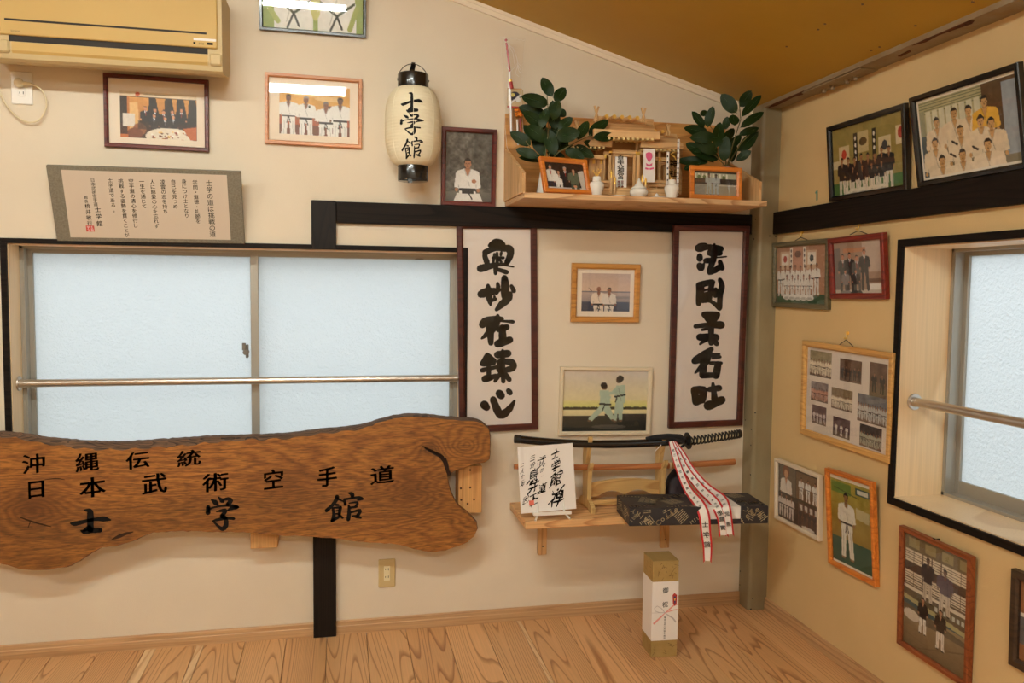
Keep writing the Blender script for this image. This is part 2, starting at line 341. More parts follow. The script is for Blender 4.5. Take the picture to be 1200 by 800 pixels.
BR = {
'奥': (550, 272, 8, [[(190,125,30),(240,95,50),(290,90,40)],[(215,120,60),(300,110,60),(300,150,40)],[(160,180,40),(145,220,40),(165,280,45)],[(150,190,50),(230,155,40),(330,150,50),(375,160,60),(385,210,50),(350,290,40)],[(220,240,22),(320,240,22)],[(260,195,22),(262,285,25)],[(235,205,20),(225,280,20)],[(300,190,22),(295,215,20)],[(285,260,20),(300,280,20)],[(105,340,60),(170,325,50),(250,305,35),(340,300,20)],[(250,310,40),(245,385,30)],[(270,350,30),(350,375,35)],[(330,310,12),(415,325,12)]]),
'妙': (550, 272, 8, [[(110,580,60),(165,560,66),(220,555,56),(285,540,30)],[(175,500,30),(180,560,50),(190,640,40),(200,685,16)],[(265,480,25),(270,520,35),(255,570,30)],[(205,640,30),(250,625,22)],[(235,600,18),(240,635,22)],[(330,430,50),(335,500,62),(335,600,60)],[(395,505,30),(418,550,35)],[(385,575,36),(370,620,50),(310,670,55),(255,725,30)]]),
'在': (550, 362, 6.154, [[(95,112,45),(120,90,50),(200,75,46),(235,70,26)],[(205,48,22),(200,90,40),(160,150,45),(90,212,14)],[(150,120,50),(155,245,32)],[(225,85,12),(315,92,22)],[(210,150,30),(270,130,36)],[(238,135,42),(240,220,45)],[(205,250,46),(245,238,46),(292,222,42)]]),
'錬': (550, 362, 6.154, [[(130,328,25),(128,350,44),(92,395,30)],[(130,340,40),(180,375,32)],[(100,402,22),(180,392,20)],[(92,442,28),(150,428,25),(195,418,22)],[(140,390,26),(140,500,28)],[(112,503,42),(160,492,32),(192,478,22)],[(240,298,18),(240,330,28)],[(202,330,42),(280,320,42)],[(215,378,28),(215,440,32)],[(220,375,28),(305,385,40),(310,425,40),(235,445,26)],[(240,350,28),(245,522,26)],[(235,450,30),(185,520,20)],[(262,470,28),(288,508,30)]]),
'心': (550, 362, 6.154, [[(108,690,52),(124,708,44)],[(172,652,40),(190,700,42),(215,752,48),(245,758,48),(290,718,38),(325,662,16)],[(216,608,46),(230,624,46)],[(282,588,30),(294,604,32)]]),
'法': (800, 275, 8, [[(150,125,62),(200,112,62),(240,120,36)],[(160,200,46),(160,225,48)],[(160,290,52),(175,315,48),(200,270,18)],[(245,115,46),(290,130,60),(360,132,46)],[(297,90,20),(295,160,50),(290,240,40)],[(255,170,50),(350,172,44)],[(215,242,40),(290,240,46)],[(285,240,44),(255,325,42),(250,362,28)],[(255,345,52),(310,328,46),(345,300,44)],[(350,255,38),(370,312,42)],[(310,215,10),(410,205,12)]]),
'剛': (800, 275, 8, [[(152,475,42),(150,645,42)],[(150,472,46),(230,452,46),(280,445,44)],[(275,450,46),(262,520,44),(250,600,40)],[(190,500,26),(180,600,26)],[(222,560,46),(215,620,34)],[(185,620,34),(260,622,26),(340,680,44)],[(350,424,38),(368,480,46),(352,560,46),(345,688,42)],[(310,512,34),(305,570,38)],[(200,522,18),(255,508,18)]]),
'柔': (800, 360, 6.154, [[(155,52,36),(250,52,36)],[(160,52,36),(182,90,32)],[(245,57,42),(205,110,40)],[(92,137,26),(180,127,30),(278,127,46)],[(205,110,36),(205,258,32)],[(140,162,16),(190,152,18)],[(122,215,42),(240,217,44)],[(170,230,28),(125,265,14)],[(225,237,36),(245,263,30)]]),
'呑': (800, 360, 6.154, [[(208,302,28),(160,327,28),(88,375,32)],[(84,388,36),(150,372,36)],[(150,352,34),(265,337,14)],[(190,322,42),(160,400,42),(90,473,12)],[(215,367,14),(270,357,20)],[(150,402,42),(145,488,44)],[(200,402,22),(278,402,20)],[(255,412,42),(240,493,42)],[(150,490,36),(240,488,32)]]),
'吐': (800, 360, 6.154, [[(84,594,42),(97,680,46)],[(87,594,42),(150,594,44)],[(153,604,42),(140,668,44)],[(97,682,46),(143,662,38)],[(192,592,32),(263,582,38)],[(218,550,20),(230,660,42)],[(184,708,56),(230,694,44),(283,667,46)]]),
'士': (80, 580, 13.333, [[(35,438,14),(110,445,42),(300,400,32),(400,380,28),(560,372,48),(660,390,14)],[(250,235,14),(330,245,44),(345,300,60),(345,540,60)],[(200,555,16),(250,572,42),(360,555,48),(500,547,42)],[(330,490,36),(240,560,28)]]),
'学': (235, 575, 13.333, [[(170,140,14),(230,180,46),(262,205,30)],[(285,100,14),(330,150,40),(350,165,30)],[(350,140,20),(430,125,32),(475,152,38),(420,215,36)],[(120,250,38),(115,340,46)],[(130,290,22),(200,260,18),(380,228,22),(500,235,28),(590,255,20)],[(560,252,40),(480,275,32),(430,300,18)],[(250,325,12),(330,308,28),(398,302,28),(345,380,40),(335,398,44)],[(345,392,36),(395,440,38),(395,540,46),(345,595,38),(280,555,28),(195,470,14)],[(195,470,18),(300,442,30),(400,427,26),(520,432,26)]]),
'館': (375, 570, 16, [[(322,190,46),(290,270,42),(220,360,38),(122,448,42)],[(330,230,28),(440,280,16),(470,335,32)],[(240,410,28),(260,540,40),(230,638,36)],[(240,400,18),(390,387,28)],[(385,388,36),(360,520,36)],[(300,340,28),(352,345,22)],[(300,455,20),(370,440,20)],[(300,510,20),(360,505,20)],[(225,640,36),(330,580,32),(390,547,18)],[(350,520,28),(422,583,28)],[(530,118,14),(600,142,46),(605,190,38)],[(457,242,28),(475,330,32)],[(460,240,24),(600,215,24),(740,202,28),(808,225,16)],[(795,232,26),(710,250,22)],[(545,310,14),(700,297,26),(670,370,28)],[(560,395,28),(690,377,24)],[(540,352,22),(545,500,42),(530,618,42)],[(560,490,22),(755,442,32),(700,550,38)],[(600,550,18),(680,560,36),(762,583,26)]]),
}
# ================================================================== THE ROOM
CEIL = lambda x: 2.223-0.285*x if x > -4.2 else 3.42+0.285*(x+4.2)
XL, YF = -7.4, -6.2
W1 = (-3.091, -1.385, 0.726, 1.584)            # window in the back wall: x0,x1,z0,z1
W2 = (-2.62, -0.922, 0.726, 1.591)             # window in the right wall: y0,y1,z0,z1
W3 = (-5.55, -3.85, 0.726, 1.591)              # a second one further back, seen only as a reflection
mb = MB()
mb.prism([(XL, 0), (W1[0], 0), (W1[0], CEIL(W1[0])), (-4.2, CEIL(-4.2)), (XL, CEIL(XL))], 0, 0.22)
mb.prism([(W1[0], 0), (W1[1], 0), (W1[1], W1[2]), (W1[0], W1[2])], 0, 0.22)
mb.prism([(W1[0], W1[3]), (W1[1], W1[3]), (W1[1], CEIL(W1[1])), (W1[0], CEIL(W1[0]))], 0, 0.22)
mb.prism([(W1[1], 0), (0, 0), (0, CEIL(0)), (W1[1], CEIL(W1[1]))], 0, 0.22)
struct('wall_back', mb, M_wall)
mb = MB()
mb.box(0, 0.26, 0.0, W2[1], 0, 2.232); mb.box(0, 0.26, W2[1], W2[0], 0, W2[2]); mb.box(0, 0.26, W2[1], W2[0], W2[3], 2.232); mb.box(0, 0.26, W2[0], W3[1], 0, 2.232); mb.box(0, 0.26, W3[1], W3[0], 0, W3[2]); mb.box(0, 0.26, W3[1], W3[0], W3[3], 2.232); mb.box(0, 0.26, W3[0], YF, 0, 2.232)
struct('wall_right', mb, M_wallR)
mb = MB(); mb.box(XL-0.1, XL, YF, 0, 0, CEIL(XL)); struct('wall_left', mb, M_wall)
mb = MB(); mb.prism([(XL, 0), (0.0, 0), (0.0, CEIL(0)), (-4.2, CEIL(-4.2)), (XL, CEIL(XL))], YF-0.1, YF); struct('wall_front', mb, M_wall)
mb = MB(); mb.prism([(XL-.1, CEIL(XL)), (-4.2, CEIL(-4.2)), (-0.083, CEIL(-0.083)), (-0.083, CEIL(-0.083)+.06), (-4.2, CEIL(-4.2)+.06), (XL-.1, CEIL(XL)+.06)], YF-0.1, 0.22)
ceiling = struct('ceiling', mb, ceiling_mat())
# screw heads and the wire end that show on the ceiling
for (px, py) in [(1011, 5), (967, 28), (959, 34.5), (922, 54.5), (1073, 30), (1031, 55), (1021, 59), (1140, 2)]:
    d = ray(px, py); t = (2.223-0.285*CAM[0]-CAM[2])/(d[2]+0.285*d[0]); p = Vector(CAM+d*t)
    m_ = MB().lathe([(0.0, -0.002), (0.004, -0.002), (0.005, 0.001), (0.005, 0.004)], p, 8)
    part('screw_head', m_, paint('dull_screw', (110, 84, 50), 0.5), ceiling, world=True)
# floor with separate cedar planks
mb = MB(); mb.box(XL, 0, YF, 0, -0.05, -0.016); floor = struct('floor', mb, paint('subfloor', (90, 62, 40), 0.9))
M_fl = wood('cedar_floor', (224, 176, 124), (172, 116, 70), 'y', cross=7, lng=0.40, lines=46, width=0.28, rough=0.36, fine=0.10, var=0.09, warp=0.08, bump=0.06)
M_fl2 = wood('cedar_floor_dense', (218, 168, 116), (160, 104, 62), 'y', cross=9, lng=0.30, lines=50, width=0.34, rough=0.36, fine=0.12, var=0.08, warp=0.05, bump=0.06)
M_fl3 = wood('cedar_sapwood', (236, 202, 156), (206, 160, 112), 'y', cross=9, lng=0.4, lines=22, width=0.4, rough=0.36, fine=0.1, var=0.05, bump=0.06)
seams = [0.0, -0.155, -0.31, -0.47, -0.63, -0.79, -0.946, -1.120, -1.138, -1.288, -1.452, -1.617, -1.78, -1.94, -2.10, -2.262, -2.42, -2.448, -2.60, -2.64]
SAP = (-1.138, -2.448, -2.64)
while seams[-1] > XL+0.1: seams.append(seams[-1]-rnd.choice([0.15, 0.165, 0.17, 0.18]))
for i in range(len(seams)-1):
    a, b = seams[i+1], seams[i]; w = b-a
    yj = [0.0, YF] if i % 3 else [0.0, -2.2-rnd.random()*2, YF]
    for j in range(len(yj)-1):
        m_ = MB().box(a+.0009, b-.0009, yj[j+1]+.0005, yj[j]-.0005, -0.016, 0.0, c=0.0011)
        o = part('floor_plank', m_, M_fl3 if a in SAP else [M_fl, M_fl2, M_fl][i % 3], floor)
        o.location = (0, 0, 0)
# make plank coordinates local to the floor object
_fo = WM[floor].translation
for o in list(COL.objects):
    if o.name.startswith('floor_plank'): o.location = -_fo
# skirting boards
M_sk = wood('oak_skirting', (200, 160, 116), (184, 142, 98), 'x', cross=30, lng=.6, lines=10, width=.5, rough=.5, fine=.18, var=.05)
M_sky = wood('oak_skirting_side', (206, 164, 118), (178, 134, 90), 'y', cross=12, lng=.6, lines=16, width=.5, rough=.5, fine=.18, var=.05)
def skirt(x0, x1, name):
    m_ = MB(); m_.prism([(0.0, 0.0), (-0.0105, 0.0), (-0.0105, 0.034), (-0.0085, 0.037), (-0.0085, 0.052), (-0.006, 0.057), (0.0, 0.057)], x0, x1, axis='x')
    return struct(name, m_, M_sk)
skirt(-1.9025, -0.088, 'baseboard_back'); skirt(XL, -1.9935, 'baseboard_back')
m_ = MB(); m_.prism([(0.0, 0.0), (-0.0105, 0.0), (-0.0105, 0.034), (-0.0085, 0.037), (-0.0085, 0.052), (-0.006, 0.057), (0.0, 0.057)], -0.09, YF, axis='y'); struct('baseboard_right', m_, M_sky)
# dark rails, posts and window surrounds
m_ = MB().box(-1.897, -0.088, -0.024, 0, 1.690, 1.775, c=.002); struct('trim_1', m_, M_dark, 'dark brown rail across the back wall under the altar shelf')
m_ = MB().box(-1.993, -1.897, -0.027, 0, 1.584, 1.777, c=.002); struct('trim_2', m_, M_darkz, 'short dark upright block at the left end of the dark rail above the window')
m_ = MB().box(-1.993, -1.902, -0.027, 0, 0.0, 0.704, c=.002); struct('trim_3', m_, M_darkz, 'dark upright strip running from under the wooden signboard to the floor')
M_dky = wood('black_brown_wood_side', (30, 22, 17), (15, 11, 9), 'y', cross=9, lines=22, width=0.5, rough=0.6, fine=0.35, spec=0.15)
m_ = MB().box(-0.024, 0, YF, -0.078, 1.686, 1.781, c=.002); struct('trim_4', m_, M_dky, 'dark brown rail along the right wall')
m_ = MB()
t = 0.0215
m_.box(W1[0]-t, -1.993, -0.014, 0, W1[3], W1[3]+.019); m_.box(-1.897, W1[1]+t, -0.014, 0, W1[3], W1[3]+.019)
m_.box(W1[0]-t, W1[0], -0.014, 0, W1[2]-t, W1[3]); m_.box(W1[1], W1[1]+t, -0.014, 0, W1[2]-t, W1[3]); m_.box(W1[0], W1[1], -0.014, 0, W1[2]-t, W1[2])
struct('trim_5', m_, M_dark, 'thin black surround of the back window')
m_ = MB(); t = 0.025
m_.box(-0.014, 0, W2[0]-t, W2[1]+t, W2[3], W2[3]+t); m_.box(-0.014, 0, W2[0]-t, W2[1]+t, W2[2]-t, W2[2])
m_.box(-0.014, 0, W2[1], W2[1]+t, W2[2], W2[3]); m_.box(-0.014, 0, W2[0]-t, W2[0], W2[2], W2[3])
struct('trim_6', m_, M_dky, 'black surround of the right window')
# moulding under the sloping ceiling
m_ = MB()
for (z0, z1, d) in [(-0.034, -0.014, 0.010), (-0.014, 0.0, 0.014)]:
    m_.prism([(-4.2, CEIL(-4.2)+z0), (-0.09, CEIL(-0.09)+z0), (-0.09, CEIL(-0.09)+z1), (-4.2, CEIL(-4.2)+z1)], -d, 0)
struct('trim_7', m_, paint('pale_moulding', (238, 224, 200), .6), 'narrow pale moulding between back wall and sloping ceiling')
# painted steel column in the corner
M_gsteel = paint('grey_green_paint', (152, 140, 110), 0.5, c2=(136, 122, 92), scale=7, bump=0.2, bscale=60, stretch=(1, 1, .35))
M_gsteel2 = paint('grey_beige_paint', (150, 134, 108), 0.55, c2=(140, 116, 84), scale=14, bump=0.3, bscale=80)
M_rust = paint('rust', (104, 52, 26), 0.9, c2=(66, 34, 20), scale=60, bump=0.6)
cr = MB(); n = 5; r = 0.016; a_ = 0.088; q = [(0, 0)]
q = [(0.0, 0.0), (-a_, 0.0)]
for k in range(n+1):
    an = PI+k*PI/2/n; q.append((-a_+r+r*math.cos(an), -a_-.004+r+r*math.sin(an)))
q += [(0.0, -a_-.004)]
cr.prism(q, 0.0, 2.236, axis='z')
column_o = struct('steel_column', cr, M_gsteel, 'grey green painted steel column in the corner')
for (px, py) in [(876.5, 285), (885.5, 257), (883.5, 280), (867.5, 669), (867, 685), (873.5, 492), (885, 483.5), (880.5, 503), (880, 521.5), (879.5, 556), (882, 701), (880, 713.5), (902, 276.5), (909, 277), (880.5, 274)]:
    X = Rw(px, py, 0.088); side = X[1] > -0.092+.012
    if side: P_ = Vector((-0.0885, X[1], X[2])); m_ = MB().box(P_.x-.001, P_.x+.002, P_.y-.003, P_.y+.003, P_.z-.003, P_.z+.003, c=.0009)
    else:
        P_ = Vector(B(px, py, .092)); m_ = MB().box(P_.x-.003, P_.x+.003, P_.y-.001, P_.y+.002, P_.z-.003, P_.z+.003, c=.0009)
    if P_.x < -0.001 and P_.y < 0: part('screw_hole', m_, M_black, column_o, world=True)
# steel beam on top of the right wall, with rust where the ceiling board was cut
m_ = MB(); m_.box(-0.085, -0.0, YF, -0.0, 2.230, 2.240); m_.box(-0.0845, 0, YF, 0, 2.240, 2.31)
beam = struct('steel_beam', m_, M_gsteel2, 'grey painted steel beam flange along the top of the right wall')
for (pts, off) in [([(900, 126), (906, 121.5), (935, 107.5), (942, 106), (941, 110.5), (930, 113.5), (910, 123.5)], 0), ([(1069, 53), (1082, 44), (1110, 32), (1130, 23.5), (1142, 24), (1139, 27.5), (1120, 34), (1100, 41), (1085, 49)], 0), ([(1052, 65.5), (1066, 58.5), (1068, 60), (1056, 66)], 0)]:
    pp = [Fz(x, y, 2.2300) for x, y in pts]; pp = [(min(max(p[0], -0.0848), -.001), p[1]) for p in pp]
    m_ = MB(); m_.prism([(a, b) for a, b in pp], 2.2285, 2.2302, axis='z'); part('rust_patch', m_, M_rust, beam, world=True)
for k, (px, py) in enumerate([(966, 106), (976, 102.5), (993, 97), (1003, 92.5)]):
    p = Rw(px, py-3, .032); p = Vector((-0.032, p[1], 2.230))
    m_ = MB(); m_.lathe([(0.0, -0.020), (0.0075, -0.020), (0.009, -0.017), (0.009, -0.009)], p, 8); m_.lathe([(0.013, -0.009), (0.0145, -0.005), (0.0145, 0.0), (0, 0)], p, 6, smooth=False)
    m_.lathe([(0.0, -.009), (.013, -.009)], p, 6, smooth=False)
    part('bolt', m_, M_gsteel2, beam, world=True)
m_ = MB(); p0 = Rw(952, 111, .03); p1 = Rw(1022, 83, .03)
m_.box(-0.078, -0.004, p1[1], p0[1], 2.2245, 2.2305, c=.002); part('splice_plate', m_, M_gsteel2, beam, world=True)

# ---------------- windows
FG = frosted()
def window(name, horiz, a0, a1, z0, z1, d, mull, label, parent_struct=None):
    """horiz: maps (along, depth outwards, z) to world. a0 = end near the corner of the frame seen"""
    def bx(m, u0, u1, d0, d1, za, zb, c=0):
        if horiz == 'x': m.box(u0, u1, d0, d1, za, zb, c=c)
        else: m.box(d0, d1, u0, u1, za, zb, c=c)
    lin_m = MB(); t = 0.016
    # timber lining of the opening
    bx(lin_m, a0, a0+.003, -0.004, d, z0, z1); bx(lin_m, a1-.003, a1, -0.004, d, z0, z1); bx(lin_m, a0, a1, -0.004, d, z1-.004, z1); bx(lin_m, a0, a1, -0.006, d, z0, z0+.004)
    w = struct(name, lin_m, M_lining, label)
    fr = MB(); g = .014
    for (u0, u1, za, zb) in [(a0, a0+g, z0, z1), (a1-g, a1, z0, z1), (a0, a1, z1-g, z1), (a0, a1, z0, z0+g)]: bx(fr, u0, u1, d, d+.075, za, zb)
    bx(fr, a0+g, a0+g+.004, d+.002, d+.07, z0, z1); bx(fr, a1-g-.004, a1-g, d+.002, d+.07, z0, z1)
    part('window_frame', fr, M_alu, w, world=True)
    for k, (s0, s1, dd) in enumerate([(a0+g+.002, mull+.016, d+.040), (mull-.016, a1-g-.002, d+.012)]):
        if horiz == 'y': dd = [d+.012, d+.040][k]
        sf = MB(); h = .020; zt = z1-g+.001; zb = z0+g-.001; top = .016; bot = .045
        bx(sf, s0, s0+h if k == 0 else s0+.032, dd, dd+.022, zb, zt, .0015); bx(sf, s1-(.032 if k == 0 else h), s1, dd, dd+.022, zb, zt, .0015)
        bx(sf, s0+h, s1-h, dd+.001, dd+.021, zt-top, zt); bx(sf, s0+h, s1-h, dd+.001, dd+.021, zb, zb+bot)
        so = part('window_sash', sf, M_alu, w, world=True)
        gm = MB(); bx(gm, s0+.01, s1-.01, dd+.010, dd+.0135, zb+.02, zt-.008)
        # a single sheet is enough for the frosted pane
        go = bpy.data.objects.new('pane', new_mesh('pane', MB(), [FG])); me = go.data
        u0, u1 = s0+.012, s1-.012; dm = dd+.011; v = [(u0, dm, zb+.02), (u1, dm, zb+.02), (u1, dm, zt-.008), (u0, dm, zt-.008)]
        if horiz == 'y': v = [(b, a, c) for a, b, c in v][::-1]
        me2 = bpy.data.meshes.new('pane'); I = WM[w].inverted(); me2.from_pydata([tuple(I @ Vector(q)) for q in v], [], [(0, 1, 2, 3)]); me2.materials.append(FG)
        go.data = me2; COL.objects.link(go); go.parent = so; WM[go] = WM[w]
    return w
w1 = window('window_1', 'x', W1[0], W1[1], W1[2], W1[3], 0.10, -2.225, 'wide sliding frosted window in the back wall')
w3 = window('window_3', 'y', W3[0], W3[1], W3[2], W3[3], 0.18, -4.7, 'second frosted window in the right wall, behind the camera')
w2 = window('window_2', 'y', W2[0], W2[1], W2[2], W2[3], 0.18, -1.78, 'frosted sliding window in the right wall')
# crescent lock on the meeting stile
c = Vector(B(287, 411, -.10)); m_ = MB(); m_.box(c.x+.004, c.x+.014, .085, .112, c.z-.028, c.z+.026, c=.002); m_.cyl((c.x+.006, .075, c.z-.004), (c.x+.006, .10, c.z-.004), .012, n=14)
m_.box(c.x-.008, c.x+.006, .072, .082, c.z+.004, c.z+.034, c=.002); part('window_lock', m_, paint('lock_grey_metal', (120, 116, 108), .5, .3), w1, world=True)
# faded lettering on the window head
m_ = MB(); c = B(491, 303.5, -.10)
for i, ch in enumerate('NIXXON'): put_text(m_, ch, c[0]-.012+i*.0052, c[2], .008, .0995, bold=.02)
part('lettering', m_, M_ink, w1, world=True)
# outside: ground, and unseen walls added to darken the frosted panes lower down
m_ = MB(); m_.box(-14, 12, .3, 14, -.3, -.25); m_.box(.3, 12, -14, .3, -.3, -.25); struct('ground', m_, paint('outdoor_gravel', (150, 148, 142), .95))
m_ = MB(); m_.box(-9, 3, 1.9, 2.1, -.25, 1.35); struct('added_shade_wall', m_, paint('shade_wall_grey', (176, 178, 174), .9))
m_ = MB(); m_.box(2.1, 2.3, -9, 1.9, -.25, 1.25); struct('added_shade_wall', m_, paint('shade_wall_grey', (176, 178, 174), .9))
# handrails across both windows
def rail(ax, p0, p1, label, g):
    t = thing('handrail', label, 'handrail', Vector(p0), g)
    a, b = Vector(p0), Vector(p1); d = (b-a).normalized()
    part('rail_tube', MB().cyl(a+d*.004, b-d*.004, .0155, n=24), M_steel, t, world=True)
    for e, s in ((a, 1), (b, -1)):
        m = MB(); m.cyl(e+d*s*.0045, e+d*s*.009, .029, .027, n=24); m.cyl(e+d*s*.009, e+d*s*.024, .0175, .0165, n=24)
        for k in range(3):
            an = 2*PI*k/3+.5; u = Vector((0, 0, 1)); w = d.cross(u); q = e+(u*math.cos(an)+w*math.sin(an))*.0225
            m.cyl(q+d*s*.009, q+d*s*.0105, .0035, n=8)
        part('flange', m, M_steel, t, world=True)
rail('x', (W1[0]-.001, .062, 1.053), (W1[1]+.001, .062, 1.053), 'long stainless steel rail across the back window', None)
rail('y', (.056, W2[1]+.001, 1.060), (.056, W2[0]-.001, 1.060), 'stainless steel rail with round flange across the right window', None)
# tube fixtures that carry the lamps (they hang behind the camera)
for i, (lx, ly, lz, pw) in enumerate(LAMPS):
    t = thing('ceiling_light', ['white tube light fixture above and left of the camera', 'white tube light fixture behind the camera', 'white tube light fixture at the far left'][i], 'ceiling light', (lx, ly, lz-.02))
    part('housing', MB().box(lx-.62, lx+.62, ly-.075, ly+.075, lz-.045, lz+.0, c=.006), M_white, t, world=True)
    for s in (-.5, .5): part('hanger', MB().cyl((lx+s, ly, lz), (lx+s, ly, CEIL(lx+s)-.002), .006, n=8), M_white, t, world=True)
    em = bpy.data.materials.new('glowing_tube'); em.use_nodes = True; nt = em.node_tree; nt.nodes.remove(nt.nodes['Principled BSDF']); e_ = nt.nodes.new('ShaderNodeEmission')
    e_.inputs[0].default_value = (*LAMP_COL, 1); e_.inputs[1].default_value = pw; nt.links.new(e_.outputs[0], nt.nodes['Material Output'].inputs[0])
    for s in (-.055, .055):
        m_ = MB().cyl((lx-.58, ly+s, lz-.062), (lx+.58, ly+s, lz-.062), .0155, n=8, cap=False); m_.sm = [False]*len(m_.sm); part('tube', m_, em, t, world=True)
        for k in (-.6, .6): part('tube_holder', MB().box(lx+k-.015, lx+k+.015, ly+s-.018, ly+s+.018, lz-.085, lz-.040), M_white, t, world=True)
# ------------------------------------------------------------------ a small painter for the photographic prints (colour per vertex)
class Pic:
    """x runs 0..a (aspect), y runs 0..1 downwards"""
    def __init__(s, w, h, bg=(200, 200, 200), cell=0.0026, seed=1):
        s.w, s.h = w, h; s.nx = max(8, int(w/cell)); s.ny = max(8, int(h/cell)); s.a = w/h
        X, Y = np.meshgrid(np.linspace(0, s.a, s.nx), np.linspace(0, 1, s.ny)); s.X, s.Y = X, Y
        s.c = np.zeros((s.ny, s.nx, 3)); s.c[:] = bg; s.rs = np.random.RandomState(seed)
    def _put(s, m, c, al=1.0): s.c[m] = s.c[m]*(1-al)+np.array(c, float)*al; return s
    def rect(s, x0, y0, x1, y1, c, al=1.0): return s._put((s.X >= x0) & (s.X <= x1) & (s.Y >= y0) & (s.Y <= y1), c, al)
    def ell(s, x, y, rx, ry, c, al=1.0): return s._put(((s.X-x)/rx)**2+((s.Y-y)/ry)**2 <= 1, c, al)
    def poly(s, pts, c, al=1.0):
        m = np.zeros(s.X.shape, bool); n = len(pts)
        for i in range(n):
            x0, y0 = pts[i]; x1, y1 = pts[(i+1) % n]
            if y0 == y1: continue
            k = (s.Y < max(y0, y1)) & (s.Y >= min(y0, y1)) & (s.X < x0+(s.Y-y0)*(x1-x0)/(y1-y0)); m ^= k
        return s._put(m, c, al)
    def line(s, x0, y0, x1, y1, w, c, al=1.0):
        dx, dy = x1-x0, y1-y0; L = dx*dx+dy*dy+1e-9; t = np.clip(((s.X-x0)*dx+(s.Y-y0)*dy)/L, 0, 1)
        return s._put((s.X-x0-t*dx)**2+(s.Y-y0-t*dy)**2 <= (w/2)**2, c, al)
    def grad(s, y0, y1, c0, c1, x0=0, x1=99):
        m = (s.Y >= y0) & (s.Y <= y1) & (s.X >= x0) & (s.X <= x1); t = ((s.Y-y0)/(y1-y0))[m][:, None]
        s.c[m] = np.array(c0)*(1-t)+np.array(c1)*t; return s
    def noise(s, amp, cells=12, x0=0, y0=0, x1=99, y1=1):
        g = s.rs.rand(cells+2, int(cells*s.a)+3); u = s.Y*cells; v = s.X/s.a*(int(cells*s.a)+1)
        i = np.minimum(u.astype(int), cells); j = np.minimum(v.astype(int), g.shape[1]-2); fu = (u-i); fv = (v-j)
        n = g[i, j]*(1-fu)*(1-fv)+g[i+1, j]*fu*(1-fv)+g[i, j+1]*(1-fu)*fv+g[i+1, j+1]*fu*fv
        m = ((s.X >= x0) & (s.X <= x1) & (s.Y >= y0) & (s.Y <= y1))[..., None]
        s.c = np.where(m, s.c+((n-0.5)*2*amp)[..., None], s.c); return s
    def man(s, x, top, H, gi=(228, 226, 220), pants=None, belt=(30, 28, 30), skin=(176, 130, 100), hair=(38, 30, 28), legs=True, seat=False, wide=1.0, tie=None, collar=True, face=False):
        pants = pants or gi; w = wide; sh = tuple(v*0.78 for v in gi); sp = tuple(v*0.8 for v in pants)
        bot = top+H
        if legs:
            for k in (-1, 1):
                s.poly([(x+k*.005*H, top+.47*H), (x+k*.105*H*w, top+.47*H), (x+k*.13*H*w, bot-.03*H), (x+k*.045*H*w, bot-.03*H)], pants)
                s.line(x+k*.07*H*w, top+.55*H, x+k*.09*H*w, bot-.06*H, .014*H, sp)
                s.ell(x+k*.09*H*w, bot-.02*H, .045*H, .018*H, skin if belt else (30, 26, 24))
        if seat:
            s.ell(x, bot-.10*H, .27*H*w, .12*H, pants); s.ell(x, bot-.05*H, .2*H*w, .05*H, sp)
        for k in (-1, 1):
            s.poly([(x+k*.09*H*w, top+.175*H), (x+k*.165*H*w, top+.2*H), (x+k*.19*H*w, top+.42*H), (x+k*.12*H*w, top+.44*H)], gi)
            s.ell(x+k*.155*H*w, top+.46*H, .025*H, .028*H, skin)
            s.line(x+k*.12*H*w, top+.26*H, x+k*.125*H*w, top+.42*H, .010*H, sh)
        s.poly([(x-.15*H*w, top+.185*H), (x-.05*H, top+.15*H), (x+.05*H, top+.15*H), (x+.15*H*w, top+.185*H), (x+.115*H*w, top+.45*H), (x+.12*H*w, top+.56*H), (x-.12*H*w, top+.56*H), (x-.115*H*w, top+.45*H)], gi)
        if collar: s.poly([(x-.045*H, top+.15*H), (x+.045*H, top+.15*H), (x, top+.27*H)], skin if not tie else (235, 235, 235))
        s.line(x-.05*H, top+.15*H, x+.03*H, top+.4*H, .012*H, sh); s.line(x+.05*H, top+.15*H, x-.005*H, top+.3*H, .010*H, sh)
        if tie: s.line(x, top+.17*H, x, top+.32*H, .022*H, tie)
        if belt:
            s.rect(x-.118*H*w, top+.435*H, x+.118*H*w, top+.475*H, belt); s.line(x, top+.455*H, x-.035*H, top+.60*H, .02*H, belt); s.line(x, top+.455*H, x+.04*H, top+.59*H, .02*H, belt)
        s.rect(x-.025*H, top+.11*H, x+.025*H, top+.165*H, tuple(v*.85 for v in skin))
        s.ell(x, top+.075*H, .052*H, .07*H, skin)
        if hair:
            s._put((((s.X-x)/(.057*H))**2+((s.Y-(top+.062*H))/(.068*H))**2 <= 1) & (s.Y < top+.038*H), hair)
            s.ell(x-.050*H, top+.05*H, .008*H, .022*H, hair); s.ell(x+.050*H, top+.05*H, .008*H, .022*H, hair)
        if face or H*s.h > 0.16:
            d = tuple(v*.5 for v in skin)
            for k in (-1, 1):
                s.ell(x+k*.022*H, top+.075*H, .010*H, .006*H, d)
            s.ell(x, top+.093*H, .008*H, .008*H, tuple(v*.75 for v in skin)); s.ell(x, top+.115*H, .018*H, .006*H, tuple(v*.55 for v in skin))
        return s
